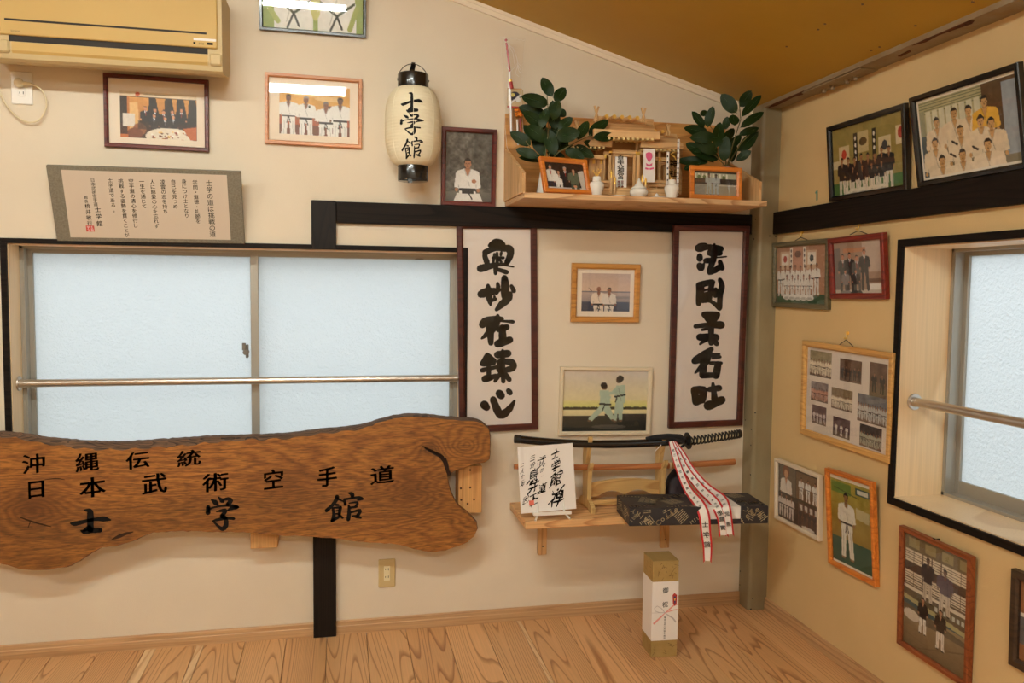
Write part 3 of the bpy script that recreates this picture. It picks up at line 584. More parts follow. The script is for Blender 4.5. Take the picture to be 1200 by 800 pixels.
    def build(s, parent, x0, z0, y, name='print', label=None, mat=None):
        """flat printed sheet, lower left corner x0,z0 in the parent's plane"""
        nx, ny = s.nx, s.ny
        px = x0+np.linspace(0, s.w, nx); pz = z0+np.linspace(s.h, 0, ny)
        V = np.zeros((ny, nx, 3), np.float32); V[..., 0] = px[None, :]; V[..., 1] = y; V[..., 2] = pz[:, None]
        i = np.arange(ny-1)[:, None]*nx+np.arange(nx-1)[None, :]
        F = np.stack([i, i+nx, i+nx+1, i+1], -1).reshape(-1, 4)
        me = bpy.data.meshes.new(name); me.vertices.add(nx*ny); me.vertices.foreach_set('co', V.reshape(-1))
        me.loops.add(F.size); me.loops.foreach_set('vertex_index', F.reshape(-1).astype(np.int32))
        me.polygons.add(len(F)); me.polygons.foreach_set('loop_start', np.arange(0, F.size, 4, dtype=np.int32))
        me.update(calc_edges=True)
        c = np.clip(s.c, 4, 252)/255; L = np.where(c <= 0.04045, c/12.92, ((c+0.055)/1.055)**2.4)
        rgba = np.ones((ny*nx, 4), np.float32); rgba[:, :3] = L.reshape(-1, 3)
        at = me.color_attributes.new('Col', 'FLOAT_COLOR', 'POINT'); at.data.foreach_set('color', rgba.reshape(-1))
        me.materials.append(mat or M_photo)
        o = bpy.data.objects.new(name, me); COL.objects.link(o); o.parent = parent; WM[o] = WM[parent]
        if label: o['label'] = label
        return o
# ================================================================== FRAMED PICTURES
FIT = {
'banquet':('B',-2.5614,1.9512,0.3721,0.2705,0.0086,0.0277), 'four':('B',-1.9826,1.9905,0.3729,0.2728,0.0098,0.004),
'top':('B',-1.9815,2.4250,0.4050,0.3000,0.004,0.12),
'portrait':('B',-1.3634,1.7747,0.2275,0.3154,0.0056,0.0378), 'panel':('B',-2.5817,1.6036,0.6704,0.2828,-0.0062,0.3405),
'scrollL':('B',-1.2246,0.8327,0.3403,0.8778,-0.0195,0.0), 'scrollR':('B',-0.2799,0.8277,0.3563,0.8943,-0.0115,0.0368),
'lake':('B',-0.7617,1.2957,0.3080,0.2521,0.0054,0.0165), 'kumite':('B',-0.7546,0.8026,0.4187,0.2988,0.0182,0.0063),
'A':('R',-0.7190,1.7834,0.4406,0.2869,0.0090,0.0879), 'B':('R',-1.2101,1.7847,0.4349,0.2901,-0.0003,0.1651),
'C':('R',-0.3004,1.3674,0.4138,0.2788,0.0086,0.0319), 'D':('R',-0.6885,1.4113,0.3273,0.2337,-0.0094,0.0873),
'E':('R',-0.6252,0.8451,0.5579,0.3876,0.0172,0.0185), 'F':('R',-0.3357,0.4423,0.3376,0.2672,0.0035,0.0310),
'G':('R',-0.7168,0.3823,0.2852,0.3777,-0.0286,0.0634), 'H':('R',-1.1398,0.2316,0.3193,0.4157,0.0172,0.0353),
'I':('R',-1.6250,0.3780,0.3600,0.2790,0.0,0.02),
}
def pose(key, y=0.0):
    pl, u, v, w, h, rot, lean = FIT[key]
    M = Matrix.Translation(Vector((u, -y, v)) if pl == 'B' else Vector((-y, u, v)))
    if pl == 'R': M = M @ Matrix.Rotation(-PI/2, 4, 'Z')
    return M @ Matrix.Rotation(rot, 4, 'Y') @ Matrix.Rotation(lean, 4, 'X'), w, h
def ring(m, w, h, prof, mi=0, x0=None, z0=0.0):
    x0 = -w/2 if x0 is None else x0; vs = []
    for ins, d in prof:
        vs += [(x0+ins, d, z0+ins), (x0+w-ins, d, z0+ins), (x0+w-ins, d, z0+h-ins), (x0+ins, d, z0+h-ins)]
    fs = []; k = len(prof)
    for i in range(k-1):
        for j in range(4): fs.append((i*4+j, i*4+(j+1) % 4, (i+1)*4+(j+1) % 4, (i+1)*4+j))
    m.add(vs, fs, mi)
def frame(key, name, label, fw, mat, pics, cat='picture', mount=None, mountcol=None, fd=.02, y=0.0, group=None, wmat=None, prof=None, extra=None):
    """pics: list of (Pic painter fn, x0, z_top, w, h) inside the sight opening, in fractions of it; None = fills it"""
    M, w, h = pose(key, y) if isinstance(key, str) else key
    t = thing(name, label, cat, M, group)
    m = MB(); pr = prof or [(0, 0), (0, -fd*.85), (fw*.12, -fd), (fw*.72, -fd), (fw*.86, -fd*.86), (fw, -fd*.70), (fw, -.004)]
    ring(m, w, h, pr); part('frame', m, mat, t)
    ow, oh = w-2*fw, h-2*fw
    m = MB().box(-w/2+fw*.4, w/2-fw*.4, -.0045, -.001, fw*.4, h-fw*.4); part('backing_board', m, M_back, t)
    if mountcol:
        m = MB().box(-ow/2, ow/2, -.0062, -.0046, fw, h-fw); part('mount', m, mountcol, t)
    for (fn, fx, fz, pw, ph) in pics:
        W, H = ow*pw, oh*ph; p = fn(W, H); p.build(t, -ow/2+fx*ow, h-fw-fz*oh-H, -.0066)
    if extra: extra(t, w, h, fw, ow, oh)
    g = MB().box(-ow/2-.001, ow/2+.001, -.0105, -.0098, fw-.001, h-fw+.001); part('glass', g, wmat or M_glass, t)
    return t
def fmat(n, a, b, rough=.4): return wood(n, a, b, 'x', cross=14, lines=12, width=.5, rough=rough, fine=.18, var=.05)
F_mar = fmat('maroon_frame', (98, 34, 24), (70, 24, 17), .35); F_ora = fmat('orange_wood_frame', (222, 132, 50), (198, 108, 38)); F_tan = fmat('salmon_wood_frame', (206, 142, 94), (186, 120, 76))
F_oak = fmat('golden_oak_frame', (206, 146, 70), (182, 120, 52)); F_brn = fmat('reddish_brown_frame', (150, 78, 38), (124, 60, 28)); F_dkb = fmat('dark_walnut_frame', (66, 48, 34), (46, 34, 24)); F_grn = fmat('olive_grey_frame', (108, 98, 70), (92, 84, 60))
F_wht = paint('ivory_frame', (226, 212, 184), .4); F_mah = fmat('mahogany_frame', (84, 36, 26), (62, 26, 19), .35); F_blk = paint('glossy_black_frame', (22, 20, 20), .2, coat=.3)
F_whw = paint('off_white_frame', (224, 208, 184), .45); F_redd = fmat('cherry_red_frame', (128, 38, 24), (100, 28, 18)); F_yel = fmat('pale_oak_frame', (214, 166, 96), (196, 144, 76))
C_mount = paint('mount_card', (238, 224, 204), .85)

def p_banquet(w, h):
    p = Pic(w, h, (70, 42, 26), seed=2); a = p.a
    p.rect(0, 0, a, .10, (226, 206, 172)); p.ell(.36, .05, .05, .045, (206, 90, 50)); p.line(.5, .045, 1.0, .045, .02, (160, 140, 110)); p.line(.48, .085, 1.25, .085, .012, (120, 96, 76))
    p.grad(.12, .62, (214, 152, 76), (190, 122, 60))
    for x in (.05, .62, .95, 1.2, 1.45): p.poly([(x-.02, .12), (x+.12, .12), (x+.22, .66), (x-.06, .66)], (44, 36, 32))
    p.rect(0, .1, .13, .7, (52, 38, 30)); p.rect(.14, .1, .2, .9, (196, 120, 56)); p.poly([(.2, .25), (.36, .22), (.4, .8), (.2, .9)], (228, 184, 120))
    p.rect(.06, .48, .3, .75, (222, 214, 202)); p.ell(.4, .8, .14, .13, (150, 92, 56)); p.ell(.3, .9, .16, .12, (120, 66, 42))
    for x, y in [(.52, .30), (.72, .33), (.9, .36), (1.08, .34), (1.27, .30)]: p.man(x, y, .62, gi=(38, 34, 36), belt=None, skin=(206, 142, 104), legs=False, tie=(150, 60, 50), hair=(50, 40, 36))
    for x, y in [(.7, .45), (.93, .5), (1.1, .46)]: p.man(x, y, .6, gi=(44, 42, 48), belt=None, skin=(214, 150, 112), legs=False, tie=(190, 190, 200), hair=(90, 80, 76))
    p.rect(.36, .62, a, .80, (48, 36, 32), .6)
    p.ell(1.02, .95, .5, .2, (232, 220, 200)); 
    r = random.Random(3)
    for k in range(34): p.ell(1.02+r.uniform(-.38, .38), .93+r.uniform(-.1, .08), r.uniform(.015, .04), .016, r.choice([(250, 246, 236), (188, 110, 50), (110, 70, 44), (236, 196, 120), (140, 60, 40)]))
    p.rect(0, .93, .16, 1, (196, 108, 50)); p.poly([(1.3, .75), (a, .7), (a, 1), (1.46, 1)], (186, 96, 44))
    return p.noise(7, 30)
def p_four(w, h):
    p = Pic(w, h, (214, 160, 74), seed=4); a = p.a; p.noise(16, 5)
    p.ell(.55, .16, .35, .07, (232, 204, 150), .6); p.ell(1.0, .25, .3, .05, (236, 210, 160), .6)
    p.rect(0, .62, a, 1, (170, 84, 46)); p.rect(0, .8, a, 1, (112, 60, 38)); p.rect(.9, .38, a, .46, (150, 84, 50))
    p.man(.18, .20, .95, belt=(40, 34, 34), skin=(120, 78, 54), wide=1.2); p.man(.53, .22, .98, skin=(140, 96, 70), hair=(150, 140, 130), wide=1.15)
    p.man(.93, .30, .95, skin=(136, 90, 66), hair=(120, 110, 104), wide=1.25); p.man(1.22, .20, 1.05, skin=(110, 72, 52), wide=1.2)
    for x in (.6, 1.0): p.ell(x, .42, .02, .03, (40, 60, 40))
    return p.noise(5, 40)
def p_top(w, h):
    p = Pic(w, h, (160, 176, 92), seed=5); a = p.a; p.grad(0, 1, (176, 188, 110), (140, 160, 78))
    for x, r in ((.42, .27), (1.02, .27)):
        p.poly([(x-.2, .1), (x+.2, .1), (x+r, .7), (x+r, 1), (x-r, 1), (x-r, .7)], (230, 230, 222)); p.ell(x, .12, .09, .12, (170, 150, 112)); p.ell(x, .05, .09, .08, (50, 48, 40))
        p.line(x-.24, .6, x, .78, .035, (60, 70, 40)); p.line(x+.24, .6, x, .78, .035, (60, 70, 40)); p.line(x, .78, x-.09, .98, .03, (40, 44, 34)); p.line(x, .78, x+.07, .95, .03, (40, 44, 34)); p.line(x+.1, .2, x-.1, .9, .012, (180, 180, 170))
    p.ell(.72, .66, .07, .2, (196, 196, 120)); p.line(.06, .7, .2, .9, .07, (170, 182, 96)); p.line(1.3, .66, 1.2, .95, .07, (160, 172, 90))
    return p.noise(6, 20)
def p_portrait(w, h):
    p = Pic(w, h, (96, 92, 84), seed=6, cell=.0022); a = p.a; p.noise(34, 16); p.noise(22, 40); p.grad(.86, 1, (110, 104, 94), (84, 80, 74))
    p.rect(a*.62, 0, a, .8, (60, 60, 54), .35)
    p.man(a*.48, .37, 1.0, gi=(232, 230, 224), skin=(178, 124, 92), hair=(36, 28, 26), legs=False, wide=1.05, face=True)
    p.line(a*.35, .62, a*.60, .70, .06, (236, 234, 228)); p.ell(a*.62, .70, .035, .03, (178, 124, 92)); p.poly([(a*.25, .88), (a*.75, .88), (a*.82, 1), (a*.18, 1)], (224, 222, 216)); p.rect(a*.36, .84, a*.62, .88, (34, 30, 30)); p.line(a*.5, .86, a*.58, .96, .02, (34, 30, 30))
    return p.noise(5, 50)
def p_lake(w, h):
    p = Pic(w, h, (206, 176, 160), seed=7); a = p.a; p.grad(0, .47, (196, 172, 160), (214, 186, 162)); p.rect(0, .47, a, .50, (120, 116, 124)); p.grad(.5, .74, (188, 168, 158), (150, 138, 136)); p.grad(.74, 1, (78, 80, 96), (66, 68, 84))
    p.rect(a*.5, .60, a, .66, (120, 116, 120), .5); p.line(.2, .4, .27, .46, .02, (110, 90, 84))
    p.man(.47, .34, 1.05, gi=(226, 210, 192), skin=(150, 98, 76), hair=None, wide=1.1); p.man(.76, .37, 1.0, gi=(222, 214, 204), skin=(150, 100, 80), wide=1.1)
    return p.noise(5, 30)
def p_kumite(w, h):
    p = Pic(w, h, (222, 206, 184), seed=8); a = p.a; p.grad(0, .50, (214, 204, 192), (226, 214, 170)); p.grad(.5, .62, (226, 216, 150), (214, 214, 120))
    x = np.linspace(0, a, 60)
    for k in range(70): p.ell(a*.0+k*a/70, .625-.012*abs(math.sin(k*2.7)), .02, .018+.012*(k % 7 == 0), (64, 62, 40))
    p.rect(0, .625, a, .65, (70, 66, 44)); p.grad(.65, .75, (236, 222, 170), (220, 206, 160)); p.grad(.75, 1, (52, 50, 44), (36, 38, 32)); p.ell(a*.55, .93, .3, .035, (84, 80, 72)); p.rect(a*.5, .72, a, .76, (58, 54, 46))
    g = (176, 196, 176); b = (38, 44, 40); s_ = (110, 84, 62)
    # fighter on the left, low forward stance
    p.poly([(.66, .55), (.80, .58), (.90, .80), (.84, .82), (.70, .66), (.50, .84), (.44, .80)], g); p.poly([(.62, .33), (.78, .33), (.82, .58), (.64, .58)], g); p.line(.76, .38, .90, .36, .05, g); p.line(.68, .40, .80, .44, .05, g); p.ell(.93, .36, .025, .022, s_); p.ell(.70, .26, .05, .06, s_); p.ell(.69, .24, .055, .05, (56, 46, 36)); p.line(.63, .55, .82, .56, .03, b); p.line(.72, .56, .68, .66, .02, b); p.ell(.46, .83, .035, .014, s_); p.ell(.87, .82, .035, .014, s_)
    # fighter on the right, standing tall
    p.poly([(.90, .52), (1.04, .52), (1.03, .82), (.97, .82), (.95, .66), (.93, .84), (.88, .84)], g); p.poly([(.90, .25), (1.06, .23), (1.07, .54), (.90, .54)], g); p.line(.92, .29, .84, .37, .05, g); p.line(1.0, .33, .90, .42, .05, g); p.ell(.95, .15, .055, .06, s_); p.ell(.97, .13, .06, .055, (50, 42, 34)); p.line(.89, .43, 1.06, .40, .03, b); p.line(.93, .42, .90, .52, .02, b); p.ell(.90, .84, .03, .013, s_); p.ell(1.0, .83, .03, .013, s_); p.line(.95, .3, 1.0, .5, .012, (140, 156, 140))
    return p.noise(4, 30)
def p_A(w, h):   # dark uniform group, green mat, banners
    p = Pic(w, h, (150, 134, 72), seed=9); a = p.a; p.noise(10, 10)
    for x, c in ((.28, (196, 70, 50)), (1.22, (60, 60, 64))): p.rect(x-.13, .27, x+.13, .56, (206, 190, 150)); p.ell(x, .40, .06, .07, c)
    p.rect(.62, .12, .86, .42, (196, 178, 130)); p.ell(.74, .27, .09, .06, (90, 70, 40)); p.rect(1.46, .18, a, .44, (210, 196, 160)); p.ell(1.56, .28, .06, .08, (180, 50, 40)); p.rect(0, .48, .2, .6, (200, 188, 150))
    for x in (.56, .99): p.rect(x-.045, .12, x+.045, .60, (34, 28, 24)); [p.ell(x, .2+i*.1, .02, .03, (226, 222, 210)) for i in range(4)]
    p.rect(0, .82, a, 1, (64, 108, 50)); 
    for i in range(8): p.man(.22+i*.155, .44+.012*(i % 3)-.03*(i > 5), .62, gi=(30, 26, 30), pants=(214, 206, 188), belt=None, skin=(160, 112, 74), wide=1.05)
    for i in range(4): p.man(.48+i*.22, .60, .42, gi=(32, 28, 32), pants=(218, 210, 190), belt=None, skin=(160, 112, 74), seat=True, legs=False, wide=1.1)
    return p.noise(5, 40)
def p_B(w, h):   # old colour print, smiling karate class
    p = Pic(w, h, (120, 110, 80), seed=10, cell=.0024); a = p.a
    p.rect(0, 0, a, .5, (176, 170, 130)); [p.line(0, .02+i*.035, a*.72, .02+i*.035, .012, (96, 104, 74)) for i in range(5)]
    [p.rect(.12+i*.12, .14, .21+i*.12, .55, (206, 204, 178)) for i in range(8)]; p.rect(a*.68, 0, a, .8, (92, 66, 38)); p.rect(a*.87, .05, a, .9, (150, 160, 168)); p.rect(0, .42, .22, 1, (70, 86, 92)); p.rect(.0, .12, .1, .45, (150, 150, 120))
    sk = (196, 152, 96); hr = (34, 26, 20); g = (222, 206, 176)
    for x, y, H in [(.30, .24, 1.0), (.62, .18, 1.05), (.86, .20, 1.0), (1.12, .14, 1.0)]: p.man(x, y, H*.95, gi=(224, 176, 60) if x > 1.1 else g, skin=sk, hair=hr, legs=False, belt=None, wide=1.25, face=True)
    for x, y in [(.24, .50), (.70, .42), (1.04, .36), (1.20, .42)]: p.man(x, y, 1.0, gi=g, skin=sk, hair=hr, legs=False, belt=None, wide=1.3, face=True)
    for x, y in [(.34, .74), (.70, .72), (1.12, .66)]: p.man(x, y, 1.05, gi=(230, 214, 186), skin=sk, hair=hr, legs=False, belt=None, wide=1.4, face=True)
    for x, y in [(.5, .75), (.88, .72), (.55, .6)]: p.line(x, y, x+.08, y+.05, .03, (40, 30, 26))
    return p.noise(8, 24)
def p_C(w, h):
    p = Pic(w, h, (176, 132, 104), seed=11); a = p.a
    for x in (.28, 1.12): p.rect(x-.16, .08, x+.16, .40, (206, 178, 150)); p.rect(x-.12, .12, x+.12, .33, (232, 226, 214)); p.ell(x, .22, .06, .06, (176, 70, 60) if x < .5 else (60, 72, 70))
    p.rect(.54, .04, .84, .42, (190, 138, 112)); p.ell(.69, .14, .1, .06, (110, 76, 60)); 
    for x in (.48, .90): p.rect(x-.04, .02, x+.04, .45, (226, 220, 208)); [p.ell(x, .08+i*.09, .018, .03, (40, 34, 32)) for i in range(4)]
    p.rect(0, .84, a, 1, (52, 84, 56))
    for i in range(8): p.man(.12+i*.165, .34-.01*(i % 2)-(.02 if i > 5 else 0), .56, skin=(150, 100, 76), wide=1.05)
    for i in range(5): p.man(.34+i*.18, .50, .44, skin=(150, 100, 76), legs=False, seat=True, wide=1.1)
    return p.noise(5, 40)
def p_D(w, h):
    p = Pic(w, h, (160, 132, 112), seed=12); a = p.a; p.rect(.9, .02, a, .6, (190, 172, 158)); p.rect(.3, .12, 1.0, .2, (186, 128, 92)); p.rect(0, .1, .2, 1, (118, 110, 104)); p.rect(1.05, .72, a, .8, (110, 78, 60)); p.rect(1.1, .82, a, .98, (226, 222, 216)); p.rect(0, .93, a, 1, (196, 186, 170))
    for x, y, g in [(.28, .22, (74, 78, 76)), (.50, .20, (46, 42, 44)), (.72, .26, (96, 96, 92)), (.96, .16, (66, 64, 66))]: p.man(x, y, .80, gi=g, belt=None, skin=(190, 128, 100), wide=1.15, tie=(150, 60, 60))
    for x, g in [(.34, (128, 122, 120)), (.68, (44, 42, 46))]: p.man(x, .54, .52, gi=g, belt=None, skin=(196, 134, 106), legs=False, wide=1.4, tie=(120, 120, 140), seat=True)
    return p.noise(5, 40)
def group_print(bg, gi, n, dark, seed, rows=1, H=.62, top=.3, skin=(150, 104, 80), gr=(110, 90, 76)):
    def fn(w, h):
        p = Pic(w, h, bg, seed=seed, cell=.0024); a = p.a; p.noise(16, 6); p.rect(0, top+H*.72, a, 1, gr)
        for r in range(rows):
            for i in range(n): p.man(a*(i+.6+.3*(r % 2))/(n+.2), top+r*.13+.02*((i*7) % 3), H-r*.05, gi=gi, belt=dark, skin=skin, wide=1.1)
        return p.noise(7, 20)
    return fn
def p_F(w, h):
    p = Pic(w, h, (70, 58, 48), seed=14); a = p.a
    p.rect(0, 0, a*.44, .55, (106, 96, 82)); p.man(a*.2, .10, .95, gi=(226, 220, 210), skin=(196, 140, 104), legs=False, wide=1.1, face=True); p.ell(a*.2, .12, .11, .11, (128, 72, 44)); p.ell(a*.2, .16, .06, .075, (206, 156, 116))
    p.rect(a*.46, .04, a*.96, .52, (120, 92, 66)); [p.man(a*(.58+i*.16), .12, .40, skin=(170, 120, 90), wide=1.2) for i in range(3)]
    p.rect(0, .53, a*.5, 1, (60, 44, 40)); [p.man(a*(.08+i*.13), .55, .42, skin=(150, 104, 80), gi=(214, 206, 200), wide=1.3) for i in range(3)]
    p.rect(a*.5, .56, a, 1, (92, 62, 52)); [p.rect(a*(.54+i*.12), .60, a*(.61+i*.12), .70, (206, 200, 190)) for i in range(4)]; [p.man(a*(.56+i*.11), .66, .32, gi=(60, 52, 56), belt=None, skin=(160, 112, 86)) for i in range(4)]; p.ell(a*.75, .98, .2, .03, (210, 200, 190))
    return p.noise(6, 30)
def p_G(w, h):
    p = Pic(w, h, (156, 138, 56), seed=15); a = p.a; p.grad(0, .72, (170, 158, 70), (146, 118, 46)); p.noise(14, 9); p.rect(0, .70, a, 1, (36, 82, 64)); p.grad(.70, .76, (46, 92, 70), (36, 82, 64))
    p.rect(.02, .03, .40, .16, (112, 138, 62)); p.rect(a*.62, .04, a*.95, .12, (64, 92, 86)); p.rect(a*.66, .055, a*.91, .105, (206, 206, 190)); p.poly([(a*.62, .27), (a*.93, .29), (a*.91, .42), (a*.62, .40)], (196, 194, 170), .7); p.line(a*.1, .1, a*.7, .16, .01, (80, 90, 50))
    p.man(a*.38, .14, .80, gi=(222, 220, 208), skin=(150, 110, 70), wide=1.15, face=True); p.line(a*.24, .35, a*.46, .37, .05, (214, 212, 200)); p.line(a*.34, .33, a*.52, .37, .045, (224, 222, 210))
    return p.noise(5, 40)
def p_H(w, h):
    p = Pic(w, h, (96, 82, 66), seed=16, cell=.0024); a = p.a; p.rect(0, 0, a, .14, (112, 98, 72)); [p.rect(.05+i*.2, .03, .18+i*.2, .11, (150, 138, 96)) for i in range(4)]
    for z0, z1 in ((.14, .25), (.33, .45)):
        p.rect(0, z0, a, z1, (214, 204, 182)); [p.line(0, z0+.018+i*.022, a, z0+.018+i*.022, .007, (92, 82, 66)) for i in range(5)]; [p.rect(.11*i, z0, .11*i+.01, z1, (80, 66, 50)) for i in range(8)]
    p.rect(0, .25, a, .33, (74, 54, 44)); p.poly([(0, .46), (a, .47), (a, .50), (0, .49)], (214, 208, 190)); p.rect(0, .50, a, .58, (96, 88, 70)); p.poly([(0, .55), (a, .62), (a, .66), (0, .59)], (170, 166, 120)); p.poly([(0, .59), (a, .66), (a, .70), (0, .63)], (66, 92, 96))
    p.grad(.66, 1, (150, 132, 100), (108, 90, 64)); p.poly([(0, .63), (a, .70), (a, .74), (0, .74)], (104, 92, 74)); p.ell(.1, .72, .1, .05, (206, 196, 180)); p.line(.2, .98, a, .78, .006, (84, 66, 46)); [p.rect(.38+i*.05, .53, .41+i*.05, .57, (190, 196, 186)) for i in range(7)]
    p.man(.29, .14, .40, gi=(48, 42, 50), pants=(190, 180, 162), belt=None, skin=(96, 70, 60), wide=1.1); p.man(.49, .17, .40, gi=(82, 70, 84), pants=(196, 186, 168), belt=None, skin=(110, 84, 72), wide=1.3)
    p.man(.24, .51, .33, gi=(34, 28, 30), pants=(226, 222, 212), belt=None, skin=(176, 130, 100), wide=1.05); p.man(.45, .53, .36, gi=(34, 28, 30), pants=(222, 216, 206), belt=None, skin=(176, 130, 100), wide=1.05)
    return p.noise(5, 30)
def p_I(w, h):
    p = Pic(w, h, (150, 98, 62), seed=17); p.rect(0, .42, p.a, .8, (90, 92, 96)); p.man(.3, .3, .7, skin=(160, 110, 84)); p.man(.7, .3, .7, skin=(160, 110, 84)); p.rect(0, .4, p.a, .45, (220, 214, 200)); return p.noise(6, 20)
def p_altar1(w, h):
    p = Pic(w, h, (50, 34, 28), seed=18, cell=.002); a = p.a; p.noise(18, 14); sk = (206, 150, 116)
    p.man(.20, .10, 1.1, gi=(226, 220, 210), pants=(50, 46, 60), belt=None, skin=sk, tie=(170, 50, 44), legs=True, hair=(120, 112, 104), wide=1.2); p.man(.52, .28, 1.0, gi=(232, 228, 220), belt=None, skin=sk, wide=1.35); p.man(.80, .14, 1.1, gi=(36, 32, 36), belt=None, skin=sk, tie=(176, 44, 40), hair=(170, 164, 160), wide=1.2)
    p.rect(0, .93, a, 1, (200, 196, 190)); p.man(1.16, .18, 1.1, gi=(96, 104, 84), pants=(80, 88, 70), belt=None, skin=sk, wide=1.35); p.ell(1.16, .88, .07, .05, sk); p.poly([(1.34, .3), (a, .25), (a, 1), (1.42, 1)], (206, 200, 190)); return p.noise(5, 40)
def p_altar2(w, h):
    p = Pic(w, h, (176, 176, 150), seed=19, cell=.002); a = p.a; p.rect(0, 0, a, .08, (60, 54, 44)); [p.rect(.03+i*.16, .1, .1+i*.16, .3, (226, 224, 208)) for i in range(10)]; [p.ell(x, .24, .08, .07, (92, 110, 62)) for x in (.22, .46, 1.36)]
    p.rect(0, .30, a, .54, (62, 50, 40)); [p.ell(.1+i*.09, .42, .035, .05, (96, 66, 46)) for i in range(6)]; p.grad(.54, 1, (150, 144, 126), (168, 150, 122)); p.rect(0, .55, .5, 1, (138, 134, 124), .7); p.rect(.9, .55, a, .62, (190, 184, 164))
    p.man(.68, .08, .92, gi=(168, 172, 166), belt=None, skin=(110, 76, 58), wide=1.0); p.man(1.0, .10, .90, gi=(172, 178, 178), skin=(80, 54, 42), wide=1.15); return p.noise(5, 40)

FULL = lambda f: [(f, 0, 0, 1, 1)]
frame('banquet', 'framed_photo', 'dark red framed photo of men in suits at a banquet table, under the air conditioner', .0155, F_mar, [(p_banquet, .115, .185, .80, .715)], mountcol=C_mount)
frame('four', 'framed_photo', 'salmon wood framed photo of four men in karate uniforms, left of the lantern', .0155, F_tan, [(p_four, .115, .10, .79, .79)], mountcol=C_mount)
frame('top', 'framed_photo', 'black framed green photo of two white uniforms, cut off by the top of the picture', .013, F_blk, FULL(p_top))
frame('portrait', 'framed_photo', 'upright dark red framed portrait of a karateka before a waterfall, right of the lantern', .0185, F_mar, FULL(p_portrait))
frame('lake', 'framed_photo', 'golden wood framed photo of two karateka by water, between the two scrolls', .024, F_oak, [(p_lake, .09, .09, .84, .80)], mountcol=C_mount)
frame('kumite', 'framed_photo', 'ivory framed photo of two karateka sparring outdoors, above the sword', .017, F_wht, FULL(p_kumite))
frame('A', 'framed_photo', 'black framed photo of a team in dark tops, on the right wall rail', .020, F_blk, FULL(p_A), y=.002)
frame('B', 'framed_photo', 'black framed old photo of smiling young karateka, rightmost on the rail', .018, F_blk, [(p_B, .02, .03, .96, .94)], mountcol=paint('white_card', (232, 224, 206), .8), y=.002)
frame('C', 'framed_photo', 'olive grey framed photo of a karate team in white, hanging beside the column', .021, F_grn, FULL(p_C))
frame('D', 'framed_photo', 'cherry red framed photo of six men in suits, hanging under the right rail', .022, F_redd, FULL(p_D), wmat=M_glass)
sm = [(.035, .035, .29, .30, (150, 140, 110), (226, 214, 190), 8, 21), (.43, .075, .26, .25, (92, 64, 46), (44, 40, 44), 5, 22), (.78, .06, .19, .36, (104, 76, 60), (40, 34, 36), 2, 23),
      (.06, .40, .23, .23, (140, 130, 128), (200, 150, 130), 7, 24), (.335, .42, .26, .24, (130, 110, 80), (222, 210, 186), 8, 25), (.655, .42, .32, .30, (110, 112, 118), (190, 190, 186), 12, 26),
      (.085, .68, .19, .22, (90, 60, 62), (210, 200, 196), 4, 27), (.365, .75, .21, .22, (92, 66, 70), (216, 208, 200), 3, 28), (.69, .745, .245, .24, (70, 60, 58), (170, 170, 150), 7, 29)]
frame('E', 'framed_collage', 'pale oak framed collage of nine small prints, on the right wall beside the window', .024, F_yel, [(group_print(bg, gi, n, (50, 40, 40), sd), x, z, w_, h_) for x, z, w_, h_, bg, gi, n, sd in sm], mountcol=paint('collage_card', (218, 208, 196), .8))
frame('F', 'framed_photo', 'off white framed sheet of four karate photos, behind the gift box', .015, F_whw, FULL(p_F))
frame('G', 'framed_photo', 'orange wood framed photo of one karateka with crossed arms on green mats', .0175, F_ora, [(p_G, .0, .045, 1, .93)], mountcol=paint('white_card', (232, 224, 206), .8))
frame('H', 'framed_photo', 'reddish brown framed tall photo of two pairs in a gym, under the right window', .0175, F_brn, FULL(p_H))
frame('I', 'framed_photo', 'dark walnut framed photo cut off by the right edge of the picture', .026, F_dkb, FULL(p_I))

# positions in the plane of each frame (x from its middle, z from its lower edge)
def local(key, px, py, dd=.0072):
    M, w, h = pose(key); I = M.inverted(); o = I @ Vector(CAM); d = I.to_3x3() @ Vector(ray(px, py)); t = (-dd-o.y)/d.y; q = o+d*t; return q.x, q.z
# the two calligraphy scrolls behind acrylic
def brushed(key, ch):
    ox, oy, sc, st = BR[ch]; v, f = stroke_mesh(st, 1.28)
    return [(lambda q: (q[0], -.0072, q[1]))(local(key, ox+x/sc, oy+y/sc)) for x, y in v], f
def scroll(key, name, label, chars, mat, cxs):
    M, w, h = pose(key); fw = .0265
    def ex(t, w, h, fw, ow, oh):
        for i, (ch, (dx, dz, sz, sh, sx)) in enumerate(zip(chars, cxs)):
            m = MB(); v, f = brushed(key, ch); m.add(v, f)
            part('brushed_character', m, M_ink, t)
    frame(key, name, label, fw, mat, [], cat='calligraphy', mountcol=paint('calligraphy_paper', (226, 216, 208), .8), extra=ex, wmat=M_acryl)
cl = []
for (px, py, sz) in [(582, 302, .150), (583, 345, .148), (582, 388, .148), (583, 431, .148), (582, 472, .150)]:
    x, z = local('scrollL', px, py); cl.append((x, z, sz, .16, 1.10))
scroll('scrollL', 'framed_calligraphy', 'tall mahogany framed calligraphy beside the left window, heart character at the bottom', '奥妙在錬心', F_mah, cl)
cl = []
for (px, py, sz) in [(832, 303, .142), (832, 345, .142), (830, 384, .142), (829, 424, .142), (827, 464, .135)]:
    x, z = local('scrollR', px, py); cl.append((x, z, sz, .16, 1.08))
scroll('scrollR', 'framed_calligraphy', 'tall mahogany framed calligraphy beside the steel column', '法剛柔呑吐', F_mah, cl)

